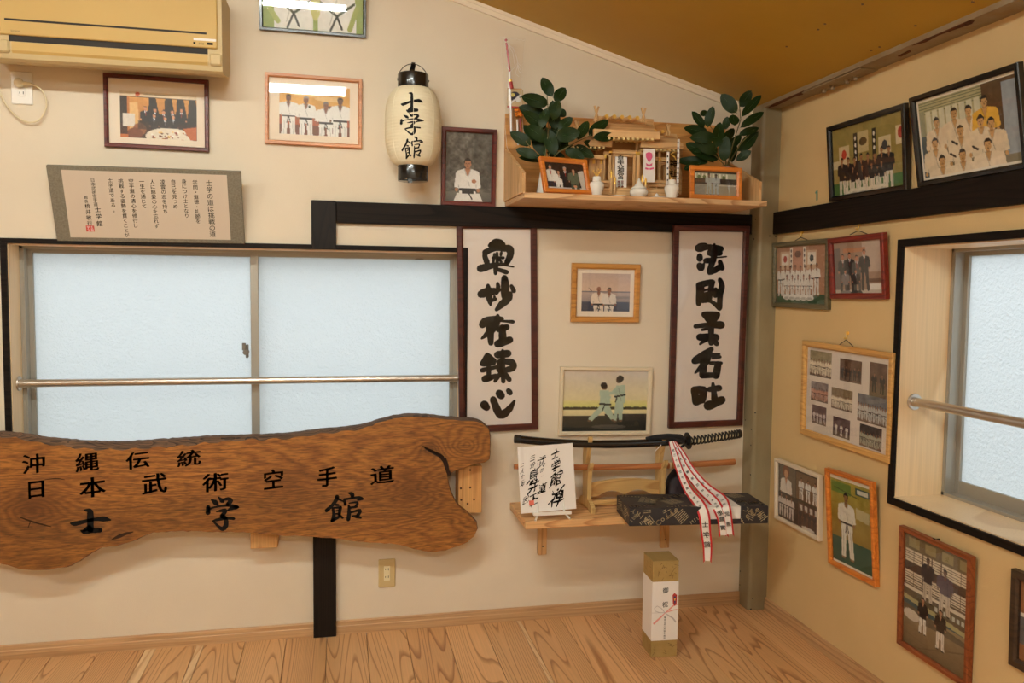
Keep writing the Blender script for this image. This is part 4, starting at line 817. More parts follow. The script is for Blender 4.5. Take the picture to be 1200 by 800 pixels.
# creed panel in grey brocade
M_broc = paint('grey_brocade', (112, 104, 88), .8, c2=(132, 124, 106), scale=160, bump=.4)
M, w, h = pose('panel'); t = thing('creed_panel', 'wide grey bordered panel of Japanese text leaning out above the back window', 'text panel', M)
m = MB().box(-w/2, w/2, -.02, -.004, 0, h, c=.002); part('border', m, M_broc, t)
xa, za = local('panel', 70.5, 199.5, .021); xb, zb = local('panel', 271, 281, .021); xa2, _ = local('panel', 84, 280, .021); xb2, zb2 = local('panel', 265, 204.5, .021)
m = MB().box((xa+xa2)/2, (xb+xb2)/2, -.0212, -.0195, zb, (za+zb2)/2); part('text_sheet', m, paint('text_sheet_paper', (206, 190, 170), .8), t)
m = MB()
cols = [('士学の道は挑戦の道', 245, 214.5, .0245, .0247), ('学問・道徳・礼節を', 228.5, 213.5, .0185, .0187), ('身につけ士となり', 215.5, 212.5, .0185, .0187), ('自己を見つめ', 203, 213, .0185, .0187), ('凌雲の志を持ち', 190.5, 213, .0185, .0187), ('人に慈愛の心を忘れず', 178.5, 213, .0185, .0187),
        ('一生を通じて', 166, 212.5, .0185, .0187), ('空手道の清心を修行し', 153.5, 212, .0185, .0187), ('挑戦する姿勢を貫くことが', 141.5, 212, .0185, .0187), ('士学道である。', 129, 211, .0185, .0187), ('日本武術空手道', 108.5, 211, .0160, .0150), ('館長', 100.5, 231, .0135, .0150)]
for s_, px, py, sz, st in cols:
    x, z = local('panel', px, py, .0215); column(m, s_, x, z, sz, -.0216, st, bold=.006, shear=.06)
x, z = local('panel', 114.5, 245.5, .0215); column(m, '士学館', x, z, .0225, -.0216, .0265, bold=.012, shear=.08)
x, z = local('panel', 102.5, 241.5, .0215); column(m, '桃井敏行', x, z, .0190, -.0216, .0215, bold=.008, shear=.08)
part('lettering', m, M_ink, t)
x, z = local('panel', 105.8, 267.8, .0215); m = MB().box(x-.014, x+.014, -.0218, -.0212, z-.0115, z+.0115)
rs_ = part('red_seal', m, M_red, t); m = MB(); [put_text(m, c_, x-.0065+.013*(i % 2), z+.005-.011*(i//2), .011, -.0220) for i, c_ in enumerate('学士之館')]; part('seal_characters', m, M_paper, rs_)
# hooks, cords and stray marks on the right wall
def hook(px, py, label, cords=()):
    p = Rw(px, py, .008); t = thing('wall_hook', label, 'hook', (0, p[1], p[2]))
    m = MB(); m.cyl((0, p[1], p[2]+.012), (-.006, p[1], p[2]+.012), .007, n=12); m.tube([(-.004, p[1], p[2]+.010), (-.006, p[1], p[2]-.004), (-.012, p[1], p[2]-.010), (-.017, p[1], p[2]-.004)], .0022, 8)
    part('hook_body', m, M_gold, t, world=True)
    if cords:
        pts = [Rw(x, y, .016) for x, y in cords]; part('hanging_cord', MB().tube(pts, .0016, 6), M_black, t, world=True)
hook(938.5, 275, 'small brass hook holding the olive grey frame', [(932, 282), (938.5, 278), (946, 281)])
hook(1005.5, 266, 'small brass hook holding the cherry red frame', [(996, 275), (1004, 271), (1007, 270.5), (1016, 274)])
hook(991.5, 394, 'small brass hook above the collage of nine prints', [(984, 403.5), (991.5, 398), (999.5, 405.5)])
for px, py, lb in [(1138.5, 678, 'brass pin at the side of the reddish brown frame'), (1098, 632, 'dark nail above the reddish brown frame'), (1024, 617, 'dark pin at the side of the orange wood frame')]:
    p = Rw(px, py, .01); solo('nail', MB().cyl((0, p[1], p[2]), (-.02, p[1], p[2]), .003, n=10).cyl((-.02, p[1], p[2]), (-.022, p[1], p[2]), .006, n=12), M_gold if 'brass' in lb else M_black, lb, 'nail')
p = Rw(957, 229, .001); M = Matrix.Translation((-.0012, p[1], p[2])) @ Matrix.Rotation(-PI/2, 4, 'Z')
m = MB().prism([(-.010, .014), (-.002, .0195), (.007, .020), (.0085, -.019), (-.001, -.020), (-.003, .009), (-.010, .009)], -.0006, .0006, M=M); solo('tape_scrap', m, paint('teal_tape', (96, 150, 132), .6), 'teal scrap of tape above the right rail, shaped like a one', 'tape')
# ================================================================== OBJECTS
def V(*a): return Vector(a)
# ---------------- air conditioner
M_ac = paint('yellowed_plastic', (206, 172, 104), .6, c2=(200, 166, 98), scale=1.5); M_ac2 = paint('pale_yellowed_plastic', (200, 178, 132), .6)
M_slot = paint('slot_shadow_black', (38, 32, 26), .7)
ac = thing('air_conditioner', 'yellowed wall air conditioner at the upper left', 'air conditioner', (-2.68, 0, 2.20))
x0, x1 = -3.10, -2.292
m = MB(); m.prism([(0, 2.262), (-.05, 2.226), (-.200, 2.199), (-.216, 2.206), (-.226, 2.235), (-.226, 2.47), (-.20, 2.495), (0, 2.50)], x0+.003, x1-.003, axis='x'); part('body', m, M_ac2, ac, world=True)
zb = B(256, 57, .23)[2]
m = MB(); 
m.box(x0, x1-.018, -.236, -.224, B(120, 47.5, .236)[2], 2.495, c=.003); fp = part('front_panel', m, M_ac, ac, world=True)
m = MB(); a = B(5, 22.5, .2365); b = B(242, 39, .2365); m.box(a[0], b[0], -.2366, -.2355, (a[2]+b[2])/2-.0035, (a[2]+b[2])/2+.0035); part('panel_slot', m, M_slot, ac, world=True)
m = MB(); a = B(9, 43, .236); b = B(243, 58.5, .236); m.box(a[0], b[0], -.2275, -.225, (a[2]+b[2])/2-.012, (a[2]+b[2])/2+.010); part('air_gap', m, M_slot, ac, world=True)
m = MB(); za = B(120, 52, .232)[2]-.010; a = B(13, 46, .23); b = B(243, 60, .23)
m.prism([(-.2285, za), (-.2285, za-.028), (-.214, za-.047), (-.205, za-.047), (-.220, za-.024), (-.220, za)], a[0], b[0], axis='x'); part('louver', m, M_ac, ac, world=True)
part('end_cap', MB().box(b[0]+.006, x1-.004, -.234, -.2, 2.222, za+.006, c=.006), M_ac2, ac, world=True); part('end_cap', MB().box(x0, a[0]-.006, -.234, -.2, 2.222, za+.006, c=.006), M_ac2, ac, world=True)
m = MB(); c = B(-13, 32, .237)
put_text(m, 'National', c[0], c[2]-.002, .020, -.2368, bold=.02); part('brand_lettering', m, M_ink, ac, world=True)
m = MB(); c = B(18, 36, .237); put_text(m, 'kireion', c[0], c[2], .010, -.2368); part('small_lettering', m, paint('grey_ink', (110, 96, 70), .6), ac, world=True)
m = MB(); c = B(240, 46.5, .237); m.box(c[0]-.038, c[0]+.038, -.2372, -.236, c[2]-.004, c[2]+.004); part('sticker', m, M_paper, ac, world=True)
m = MB(); c = B(229, 47.5, .238); put_text(m, '■', c[0]-.004, c[2]-.008, .010, -.2368); put_text(m, 'ECO', c[0]+.02, c[2]-.009, .009, -.2368); c = B(246, 50.5, .238); m.box(c[0]-.01, c[0]+.01, -.2370, -.236, c[2]-.006, c[2]+.002); part('small_marks', m, M_ink, ac, world=True)
# ---------------- outlets
def outlet(M, w, h, mat, label, holes, mat2):
    t = thing('wall_outlet', label, 'outlet', M)
    part('plate', MB().box(-w/2, w/2, -.008, 0, 0, h, c=.003), mat, t)
    part('socket_insert', MB().box(-.0125, .0125, -.0098, -.007, h*.24, h*.76, c=.001), mat2, t)
    m = MB()
    for z in holes:
        for s in (-1, 1): m.box(s*.006-.0012, s*.006+.0012, -.0101, -.0095, z-.004-.0008*s, z+.004+.0008*s)
    part('socket_slots', m, M_black, t); return t
outlet(Matrix.Translation((-1.6947, 0, .1860)), .070, .1195, paint('beige_plate', (206, 182, 130), .4), 'beige double wall outlet low on the wall under the signboard', (.045, .077), paint('pale_socket', (232, 220, 180), .4))
outlet(Matrix.Translation((-3.0265, 0, 2.094)), .072, .118, M_white, 'white wall outlet with a plug in it under the air conditioner', (.041,), M_white)
t = thing('power_plug', 'beige plug and looping cord in the upper left outlet', 'plug', (-3.03, -.01, 2.17))
c = V(*B(22, 97, .025))
m = MB(); m.lathe([(0, -.014), (.012, -.014), (.0155, -.010), (.0165, .0), (.0165, .008), (.013, .013), (0, .014)], (0, 0, 0), 20, M=Matrix.Translation((c.x, -.022, c.z)) @ Matrix.Rotation(PI/2, 4, 'X')); m.cyl((c.x+.008, -.026, c.z), (c.x+.042, -.026, c.z-.002), .008, .005, n=12)
part('plug_body', m, M_cream, t, world=True)
pts = [(34, 98.5, .026), (40, 99.5, .028), (47, 104, .03), (52, 111, .032), (54.5, 120, .032), (53, 130, .03), (48, 138, .028), (41, 142.5, .026), (33, 143, .024), (24, 139.5, .022), (15, 132.5, .02), (7, 122.5, .02), (0, 109, .02), (-6, 94, .02)]
wp = [V(*B(a, b, o)) for a, b, o in pts]
sm_ = []
for i in range(len(wp)-1):
    p0 = wp[max(i-1, 0)]; p1 = wp[i]; p2 = wp[i+1]; p3 = wp[min(i+2, len(wp)-1)]
    for k in range(4):
        u = k/4; sm_.append(.5*((2*p1)+(p2-p0)*u+(2*p0-5*p1+4*p2-p3)*u*u+(3*p1-p0-3*p2+p3)*u**3))
sm_.append(wp[-1]); part('cord', MB().tube(sm_, .0031, 8), M_cream, t, world=True)

# ---------------- paper lantern
M_lan = paint('lantern_paper', (236, 226, 196), .7, c2=(228, 216, 184), scale=9)
lx, ly = -1.602, -.13; zt, zb = 2.209, 1.909
t = thing('paper_lantern', 'white paper lantern with black caps and three black characters', 'lantern', (lx, ly, 1.85))
def lr(z):
    u = (z-zb)/(zt-zb); return .059+.051*(max(0, 1-abs(2*u-1)**2.9))**.62
prof = []; n = 26
for i in range(n*4+1):
    z = zb+(zt-zb)*i/(n*4); prof.append((lr(z)-.0016*(0.5-0.5*math.cos(2*PI*i/4)), z))
part('paper_body', MB().lathe(prof, (lx, ly, 0), 64), M_lan, t, world=True)
m = MB()
for k in range(8):
    an = 2*PI*k/8+.32+PI/8; m.tube([(lx+(lr(z)+.0003)*math.cos(an), ly+(lr(z)+.0003)*math.sin(an), z) for z in np.linspace(zb, zt, 18)], .0009, 5)
part('paper_seam', m, paint('lantern_seam', (244, 236, 210), .7), t, world=True)
def lcap(z0, z1, r): return MB().lathe([(0, z0), (r*.985, z0), (r, z0+.003), (r, z1-.003), (r*.985, z1), (0, z1)], (lx, ly, 0), 40)
part('top_cap', lcap(2.206, 2.262, .060), M_gblack, t, world=True); part('bottom_cap', lcap(1.852, 1.912, .0595), M_gblack, t, world=True)
m = MB(); m.tube([(lx-.060*math.cos(a_), ly-.0, 2.235+.068*math.sin(a_)) for a_ in np.linspace(0, PI, 20)], .0016, 6); part('handle', m, M_gblack, t, world=True)
m = MB(); m.box(-.009, .009, -.004, .0, 0, .052, M=Matrix.Translation((lx-.008, ly-.0, 2.258)) @ Matrix.Rotation(.22, 4, 'Y') @ Matrix.Rotation(-.3, 4, 'X')); m.box(lx-.007, lx+.007, ly-.01, -.002, 2.300, 2.306); part('hanging_strap', m, M_gblack, t, world=True)
m = MB(); m.box(lx-.024, lx-.008, ly-.058, ly-.05, 1.838, 1.853); 
for (a_, z) in [(-.1, 2.24), (PI+.1, 2.24), (PI+.3, 1.905)]: m.lathe([(0, -.003), (.003, 0), (0, .003)], (lx+.061*math.cos(a_), ly+.061*math.sin(a_), z), 8)
part('cap_fitting', m, M_gblack, t, world=True)
for ch, py, sz, dz in (('士', 119.5, .090, 0), ('学', 145.5, .094, 0), ('館', 172.5, .092, 0)):
    v, f = stroke_mesh(BR[ch][3], 1.35); v = v-(v.max(0)+v.min(0))/2; v = v*np.array([.88, -.88])/np.ptp(v, axis=0); bm = bmesh.new(); vs = [bm.verts.new((a, 0, b)) for a, b in v]; bm.verts.index_update()
    for g in f:
        try: bm.faces.new([vs[i] for i in g])
        except ValueError: pass
    for k in np.arange(-.5, .51, .08):
        bmesh.ops.bisect_plane(bm, geom=bm.verts[:]+bm.edges[:]+bm.faces[:], plane_co=(k, 0, 0), plane_no=(1, 0, 0))
        bmesh.ops.bisect_plane(bm, geom=bm.verts[:]+bm.edges[:]+bm.faces[:], plane_co=(0, 0, k), plane_no=(0, 0, 1))
    bm.verts.index_update(); zc = B(485, py, .24)[2]; phi = -PI/2-.13
    m = MB(); q = []
    for w_ in bm.verts:
        x = w_.co.x*sz*1.10; z = zc+w_.co.z*sz; r_ = lr(z)+.0006; an = phi+x/.108; q.append((lx+r_*math.cos(an), ly+r_*math.sin(an), z))
    m.add(q, [[w_.index for w_ in g.verts] for g in bm.faces]); bm.free(); part('painted_character', m, M_ink, t, world=True)

# ---------------- the great wooden signboard
def slab_mat():
    m, nt, p = _new('zelkova_slab'); L = nt.links.new; p.inputs['Roughness'].default_value = .42; p.inputs['Coat Weight'].default_value = .12; p.inputs['Coat Roughness'].default_value = .3
    tc = N(nt, 'ShaderNodeTexCoord'); mp = N(nt, 'ShaderNodeMapping'); mp.inputs['Scale'].default_value = (.62, 5, 6.2); L(tc.outputs['Object'], mp.inputs[0])
    wz = N(nt, 'ShaderNodeTexNoise', Scale=.9, Detail=3.0); L(mp.outputs[0], wz.inputs['Vector'])
    nz = N(nt, 'ShaderNodeTexNoise', Scale=.6, Detail=5.0, Roughness=.5, Distortion=.5); L(mp.outputs[0], nz.inputs['Vector'])
    tot = nz.outputs[0]; dark = None
    for (kx, kz, s_, amp, dk) in KNOTS:
        sb = N(nt, 'ShaderNodeVectorMath', operation='SUBTRACT'); sb.inputs[1].default_value = (kx, 0, kz); L(tc.outputs['Object'], sb.inputs[0])
        sc = N(nt, 'ShaderNodeVectorMath', operation='MULTIPLY'); sc.inputs[1].default_value = (.75/s_, 0, 1/s_); L(sb.outputs[0], sc.inputs[0])
        ln = N(nt, 'ShaderNodeVectorMath', operation='LENGTH'); L(sc.outputs[0], ln.inputs[0])
        wd_ = N(nt, 'ShaderNodeMath', operation='MULTIPLY_ADD'); wd_.inputs[1].default_value = .9; L(wz.outputs[0], wd_.inputs[0]); L(ln.outputs['Value'], wd_.inputs[2])
        sq = N(nt, 'ShaderNodeMath', operation='POWER'); sq.inputs[1].default_value = 2.0; L(wd_.outputs[0], sq.inputs[0])
        ng = N(nt, 'ShaderNodeMath', operation='MULTIPLY'); ng.inputs[1].default_value = -.8; L(sq.outputs[0], ng.inputs[0])
        ex = N(nt, 'ShaderNodeMath', operation='EXPONENT'); L(ng.outputs[0], ex.inputs[0])
        ma = N(nt, 'ShaderNodeMath', operation='MULTIPLY_ADD'); ma.inputs[1].default_value = amp; L(ex.outputs[0], ma.inputs[0]); L(tot, ma.inputs[2]); tot = ma.outputs[0]
        md = N(nt, 'ShaderNodeMath', operation='MULTIPLY_ADD'); md.inputs[1].default_value = dk; md.inputs[2].default_value = 0; L(ex.outputs[0], md.inputs[0])
        if dark is not None: L(dark, md.inputs[2])
        dark = md.outputs[0]
    k = N(nt, 'ShaderNodeMath', operation='MULTIPLY'); k.inputs[1].default_value = 62; L(tot, k.inputs[0]); fr = N(nt, 'ShaderNodeMath', operation='PINGPONG'); fr.inputs[1].default_value = 1.0; L(k.outputs[0], fr.inputs[0])
    rp = N(nt, 'ShaderNodeValToRGB'); e = rp.color_ramp.elements; e[0].color = (*lin((160, 104, 46)), 1); e[1].color = (*lin((128, 78, 34)), 1); e[0].position = .2; e[1].position = .95; L(fr.outputs[0], rp.inputs[0])
    # pores and short flecks
    m2 = N(nt, 'ShaderNodeMapping'); m2.inputs['Scale'].default_value = (26, 60, 190); fz = N(nt, 'ShaderNodeTexNoise', Scale=1.0, Detail=3.0, Distortion=.6); L(tc.outputs['Object'], m2.inputs[0]); L(m2.outputs[0], fz.inputs['Vector'])
    mr = N(nt, 'ShaderNodeMapRange'); mr.inputs['From Min'].default_value = .32; mr.inputs['From Max'].default_value = .62; mr.inputs['To Min'].default_value = .55; mr.inputs['To Max'].default_value = 1.22; L(fz.outputs[0], mr.inputs['Value'])
    x1 = N(nt, 'ShaderNodeVectorMath', operation='SCALE'); L(rp.outputs[0], x1.inputs[0]); L(mr.outputs[0], x1.inputs['Scale'])
    bz = N(nt, 'ShaderNodeTexNoise', Scale=.5, Detail=2.0); L(mp.outputs[0], bz.inputs['Vector']); m3 = N(nt, 'ShaderNodeMapRange'); m3.inputs['From Min'].default_value = .35; m3.inputs['From Max'].default_value = .7; m3.inputs['To Min'].default_value = 1.2; m3.inputs['To Max'].default_value = .62; L(bz.outputs[0], m3.inputs['Value'])
    x2 = N(nt, 'ShaderNodeVectorMath', operation='SCALE'); L(x1.outputs[0], x2.inputs[0]); L(m3.outputs[0], x2.inputs['Scale'])
    mx = N(nt, 'ShaderNodeMix', data_type='RGBA'); mx.inputs['B'].default_value = (*lin((78, 40, 16)), 1); 
    cl_ = N(nt, 'ShaderNodeMath', operation='MULTIPLY'); cl_.use_clamp = True; L(dark, cl_.inputs[0]); L(m3.outputs[0], cl_.inputs[1]); L(cl_.outputs[0], mx.inputs['Factor']); L(x2.outputs[0], mx.inputs['A']); L(mx.outputs['Result'], p.inputs['Base Color'])
    bp = N(nt, 'ShaderNodeBump', Strength=.25, Distance=.0015); L(fz.outputs[0], bp.inputs['Height']); L(bp.outputs[0], p.inputs['Normal']); return m
top = [(-95, 524), (-60, 512), (-25, 507), (0, 507), (20, 509), (50, 514), (80, 517), (105, 518.5), (140, 519), (170, 517.5), (210, 515), (250, 512), (290, 511), (320, 510), (345, 508), (375, 504), (400, 502), (425, 498.5), (445, 492.5), (462, 488), (480, 486), (500, 486.5), (520, 489), (540, 491), (556, 491.5), (566, 495), (573, 501), (575, 510), (575, 530), (574, 538), (568, 542), (556, 544), (545, 548), (535, 551), (528, 554.5)]
crack = [(526.2, 550), (524.8, 543), (522.5, 536.5), (517, 531.5), (508, 527.5), (500, 524), (494, 521), (499, 526), (506.5, 530.5), (514.5, 535), (519, 541), (521.5, 549), (524, 556)]
bot = [(526, 565), (528, 573), (531, 580), (536, 590), (545, 597), (553, 604), (559, 611), (560, 619), (556, 628), (548, 635), (536, 640), (522, 645), (508, 647), (495, 645.5), (480, 641.5), (462, 637.5), (440, 636), (415, 634), (394, 631), (366, 629), (340, 628), (318, 626.5), (296, 624), (270, 623.5), (240, 623), (210, 622.5), (180, 624), (165, 630), (150, 636), (135, 640), (120, 641), (108, 648), (95, 657), (80, 664), (60, 667), (40, 668), (22, 666), (10, 662), (0, 660), (-30, 655), (-62, 640), (-92, 600), (-104, 560)]
def dens(pts, step=5.0, jit=.5):
    out = []; r_ = random.Random(5)
    for i in range(len(pts)-1):
        (a, b), (c, d) = pts[i], pts[i+1]; n_ = max(1, int(math.hypot(c-a, d-b)/step))
        for k in range(n_):
            u = k/n_; out.append((a+(c-a)*u+(r_.uniform(-jit, jit) if k else 0), b+(d-b)*u+(r_.uniform(-jit, jit) if k else 0)))
    return out
d_top = dens(top+[crack[0]]); d_cr = dens(crack+[bot[0]], 30, 0); d_bot = dens(bot+[top[0]])
pix = d_top+d_cr+d_bot; tags = [0]*len(d_top)+[1]*len(d_cr)+[2]*len(d_bot)
SO = .140
out3 = [B(a, b, SO-.012) for a, b in pix]; O2 = np.array([(p[0], p[2]) for p in out3]); nP = len(O2)
nxt = np.roll(O2, -1, 0); prv = np.roll(O2, 1, 0); tg = nxt-prv; tg /= np.linalg.norm(tg, axis=1)[:, None]+1e-9; nr = np.stack([-tg[:, 1], tg[:, 0]], 1)   # outward for clockwise outline
def bw(i):
    px, py = pix[i]
    if tags[i] == 1: return .0008
    if tags[i] == 0 and py < 530 and px < 440: return .010+.012*max(0, min(1, (px-20)/90))*max(0, min(1, (300-px)/80))+.004*math.sin(px*.23)+.004*max(0, 1-abs(px-340)/60)
    if tags[i] == 0: return .005
    return .0045
Wd = np.array([bw(i) for i in range(nP)]); I2 = O2-nr*Wd[:, None]
KNOTS = []
sb_c = V(-2.2, -.09, .62)
for (px, py, s_, amp, dk) in [(38, 598, .110, .24, 1.1), (482, 574, .095, .18, .95), (504, 526, .045, .16, .9), (548, 520, .07, -.20, .05), (140, 625, .045, .08, .8), (520, 610, .09, -.10, .0), (340, 566, .11, -.05, .70), (230, 590, .08, .04, .2)]:
    q = B(px, py, SO); KNOTS.append((q[0]-sb_c.x, q[2]-sb_c.z, s_, amp, dk))
M_slab = slab_mat(); M_bark = wood('bark_edge', (112, 84, 62), (52, 38, 30), 'x', cross=20, lng=2.5, lines=30, width=.6, rough=.8, fine=.5, bump=.8); M_rim = wood('slab_rim', (140, 84, 38), (86, 50, 24), 'x', cross=12, lng=2, lines=14, width=.5, rough=.6, fine=.3)
t = thing('wooden_signboard', 'huge live edge wooden signboard with black characters across the lower left', 'signboard', sb_c)
m = MB(); m.prism([tuple(q) for q in I2], -SO, -SO+.012, back=False); part('face', m, M_slab, t, world=True)
def stripband(sel, name, mat):
    m = MB(); vs = []
    for i in range(nP):
        k = .35 if tags[i] == 1 else 1.0
        a, o, c_ = I2[i], O2[i], O2[i]+nr[i]*(-.004*k) if tags[i] != 0 else O2[i]+nr[i]*.002
        vs += [(a[0], -SO, a[1]), (o[0], -SO+.014, o[1]), (o[0], -SO+.030, o[1]), (c_[0], -SO+.050, c_[1])]
    fs = []
    for i in range(nP):
        if tags[i] not in sel: continue
        j = (i+1) % nP
        for k in range(3): fs.append((i*4+k, j*4+k, j*4+k+1, i*4+k+1))
    m.add(vs, fs, 0, True); part(name, m, mat, t, world=True)
cm_ = MB(); cc = [B(x, y, SO-.02) for x, y in [(529, 556), (526, 545), (520, 534), (508, 526), (494, 518), (491, 522), (505, 534), (514, 540), (518, 552), (523, 560)]]; cm_.prism([(q_[0], q_[2]) for q_ in cc], -SO+.022, -SO+.030); part('crack_depth', cm_, paint('crack_dark_wood', (48, 28, 16), .9), t, world=True)
stripband((0,), 'bark_edge', M_bark); stripband((2,), 'lower_edge', M_rim); stripband((1,), 'crack', paint('crack_dark_wood', (48, 28, 16), .9))
m = MB(); m.prism([tuple(q) for q in O2-nr*.004], -SO+.046, -SO+.052); part('back_face', m, M_rim, t, world=True)
for nm_, st_ in (('crack', [(24, 606, 1.2), (36, 610.5, 2.0), (48, 614, 1.8), (60, 617, 1)]), ('crack', [(36, 610, 1.2), (33, 618, .8)]), ('dark_streak', [(131, 632, 1), (139, 628.5, 4), (148, 625, 3), (156, 623, 1)]), ('dark_streak', [(52, 562, .6), (66, 560.5, 1.2), (76, 562, .6)])):
    m = MB()
    v, f = stroke_mesh([[(x*10, y*10, w_*10) for x, y, w_ in st_]]); m.add([tuple(B(x/10, y/10, SO+.0006)) for x, y in v], f); part(nm_, m, MATS['crack_dark_wood'], t, world=True)
def sch(ch, px, py, wpx, hpx, bold=.012, sh=.10):
    q = B(px, py, SO); a = B(px-wpx/2, py, SO); b = B(px+wpx/2, py, SO); s_ = (b[0]-a[0])
    v, f = glyphs(ch, bold); ww = np.ptp(v[:, 0]); hh = np.ptp(v[:, 1]); H_ = abs(B(px, py-hpx/2, SO)[2]-B(px, py+hpx/2, SO)[2])
    m = MB(); cv = np.array([(v[:, 0].max()+v[:, 0].min())/2, (v[:, 1].max()+v[:, 1].min())/2]); a2 = (v-cv)*np.array([s_/ww, H_/hh/(1+sh*.6)])
    a2 = a2+.0007*np.stack([np.sin(a2[:, 1]*300+px), np.sin(a2[:, 0]*280+py)], 1)
    vs = [(q[0]+x, -SO-.0012, q[2]+z+sh*x) for x, z in a2]; m.add(vs, f)
    part('painted_character', m, M_ink, t, world=True)
for ch, x, y, w_, h_ in [('沖', 39.5, 543, 27, 24), ('縄', 102.5, 541, 28, 23), ('伝', 161.5, 539, 28, 21), ('統', 221.5, 536.5, 28, 20), ('日', 42.5, 573.5, 19, 21), ('本', 108.5, 570.5, 31, 25), ('武', 181, 566.5, 30, 25), ('術', 252.5, 564.5, 31, 23), ('空', 320.5, 561, 23, 24), ('手', 383.5, 558.5, 23, 24), ('道', 448, 556, 28, 22)]:
    sch(ch, x, y, w_, h_, .020)
for ch in '士学館':
    ox, oy, sc, st = BR[ch]; v, f = stroke_mesh(st, 1.75); m = MB(); q = [B(ox+x/sc, oy+y/sc, SO+.0012) for x, y in v]; m.add([tuple(a) for a in q], f); part('painted_character', m, M_ink, t, world=True)
# timber packing blocks behind it
M_blk = wood('spruce_block', (214, 162, 100), (180, 124, 70), 'z', cross=12, lines=14, width=.5, rough=.6, fine=.2)
for (a, b, c_, d_, lb) in [(535, 548, 562.5, 598, 'upright timber block on the wall behind the right end of the signboard'), (295, 600, 326, 638.5, 'timber block under the middle of the signboard')]:
    p0 = B(a, d_, .04); p1 = B(c_, b, .04); zt_ = p1[2]+.02; t2 = thing('timber_block', lb, 'timber block', ((p0[0]+p1[0])/2, 0, p0[2]))
    m = MB().box(p0[0], p1[0], -.088, 0, p0[2], zt_, c=.0015); part('block', m, M_blk, t2, world=True)
    if a == 535:
        m = MB()
        for (px, py) in [(540, 572), (551, 550.5), (551, 571), (540.5, 585.5), (555.5, 585), (548, 590)]: q = B(px, py, .088); m.cyl((q[0], -.0888, q[2]), (q[0], -.087, q[2]), .0045, n=10)
        part('screw_hole', m, paint('dark_hole', (84, 50, 26), .8), t2, world=True)

# ---------------- altar shelf
AX0, AX1, AY, AZ = -1.212, -.226, -.36, 1.797
t = thing('altar_shelf', 'pale wooden altar shelf with low side panels, high beside the column', 'shelf', ((AX0+AX1)/2, 0, 1.777))
part('shelf_board', MB().box(AX0+.006, AX1+.02, AY, 0, 1.7765, AZ, c=.0015), wood('altar_board', (226, 184, 136), (184, 134, 88), 'x', cross=9, lng=1.2, lines=26, width=.4, rough=.5, fine=.2, var=.12), t, world=True)
zb_, zf = B(592, 175)[2], B(624, 202, .35)[2]
for k, X in enumerate((AX0, AX1-.012)):
    n_ = 5
    for i in range(n_):
        y0 = -.020-(.33)*i/n_; y1 = -.020-(.33)*(i+1)/n_; z0 = zb_+(zf-zb_)*i/n_; z1 = zb_+(zf-zb_)*(i+1)/n_
        m = MB().prism([(y0-.0004, AZ), (y1+.0004, AZ), (y1+.0004, z1), (y0-.0004, z0)], X, X+.012, axis='x'); part('side_plank', m, M_beige_wz, t, world=True)
m = MB().box(AX0, AX1, -.020, -.002, AZ, 2.158, c=.001); part('back_board', m, wood('altar_back_board', (214, 154, 84), (186, 124, 62), 'x', cross=4, lng=1, lines=12, width=.5, rough=.5, fine=.15), t, world=True)
# ---------------- miniature shrine
HW, HZ = M_beige_w, M_beige_wz
s = thing('miniature_shrine', 'pale wooden miniature shrine with triple roofs and gold fittings on the altar shelf', 'shrine', (-.74, -.15, AZ))
def pb(m, x0, y0, x1, y1, off, dep, c=.0006):
    a = B(x0, y1, off); b = B(x1, y0, off); m.box(a[0], b[0], -off, -off+dep, a[2], b[2], c=c); return m
def roofed(xe0, xe1, xr0, xr1, ye, yr, off, dep, nm):
    a = B(xe0, ye, off); b = B(xe1, ye, off); r0 = B(xr0, yr, off-dep*.5); r1 = B(xr1, yr, off-dep*.5)
    m = MB(); vs = []; cs = [(0, 0), (.35, .26), (.7, .62), (1, 1)]
    for (u, w_) in cs:
        y = -off+u*dep*.5; z = a[2]+(r0[2]-a[2])*w_; vs += [(a[0]+(r0[0]-a[0])*u, y, z), (b[0]+(r1[0]-b[0])*u, y, z), (a[0]+(r0[0]-a[0])*u, y, z-.008), (b[0]+(r1[0]-b[0])*u, y, z-.008)]
    k = len(cs); vs += [(a[0], -off+dep, a[2]), (b[0], -off+dep, b[2])]
    fs = []
    for i in range(k-1): fs += [(i*4, i*4+1, i*4+5, i*4+4), (i*4+2, i*4+6, i*4+7, i*4+3), (i*4, i*4+4, i*4+6, i*4+2), (i*4+1, i*4+3, i*4+7, i*4+5)]
    fs += [(0, 2, 3, 1), ((k-1)*4, (k-1)*4+1, k*4+1, k*4)]
    m.add(vs, fs); part('roof', m, HW, s, world=True); return a, b, r0, r1
roofed(697, 772.5, 701, 766, 155, 141.5, .27, .26, 'main'); roofed(752, 801, 756, 793, 168, 156, .235, .18, 'r'); roofed(668, 717, 674, 714, 165, 152, .235, .18, 'l')
for a_ in ((696, 154.8, 773.5, 159.2, .274, .016), (751, 167.5, 800.5, 172.5, .24, .014), (667, 165, 717.5, 169.5, .24, .014)): part('eave_board', pb(MB(), *a_), HW, s, world=True)
for a_ in ((699, 139.5, 766, 142.5, .15, .02), (757, 142.5, 765, 148, .155, .01), (757, 157, 793, 161, .16, .015), (672, 150, 713, 153.5, .16, .015)): part('ridge_beam', pb(MB(), *a_), HW, s, world=True)
for (px, py) in [(711, 136.2), (720, 136.4), (729, 136.9), (738, 137.4), (747, 138)]:
    q = V(*B(px, py, .20)); part('ridge_log', MB().cyl(q, q+V(-.012, .10, -.004), .0075, n=12), HW, s, world=True); part('gold_end_cap', MB().cyl(q+V(0, -.002, 0), q+V(0, .004, 0), .0080, n=12), M_gold, s, world=True)
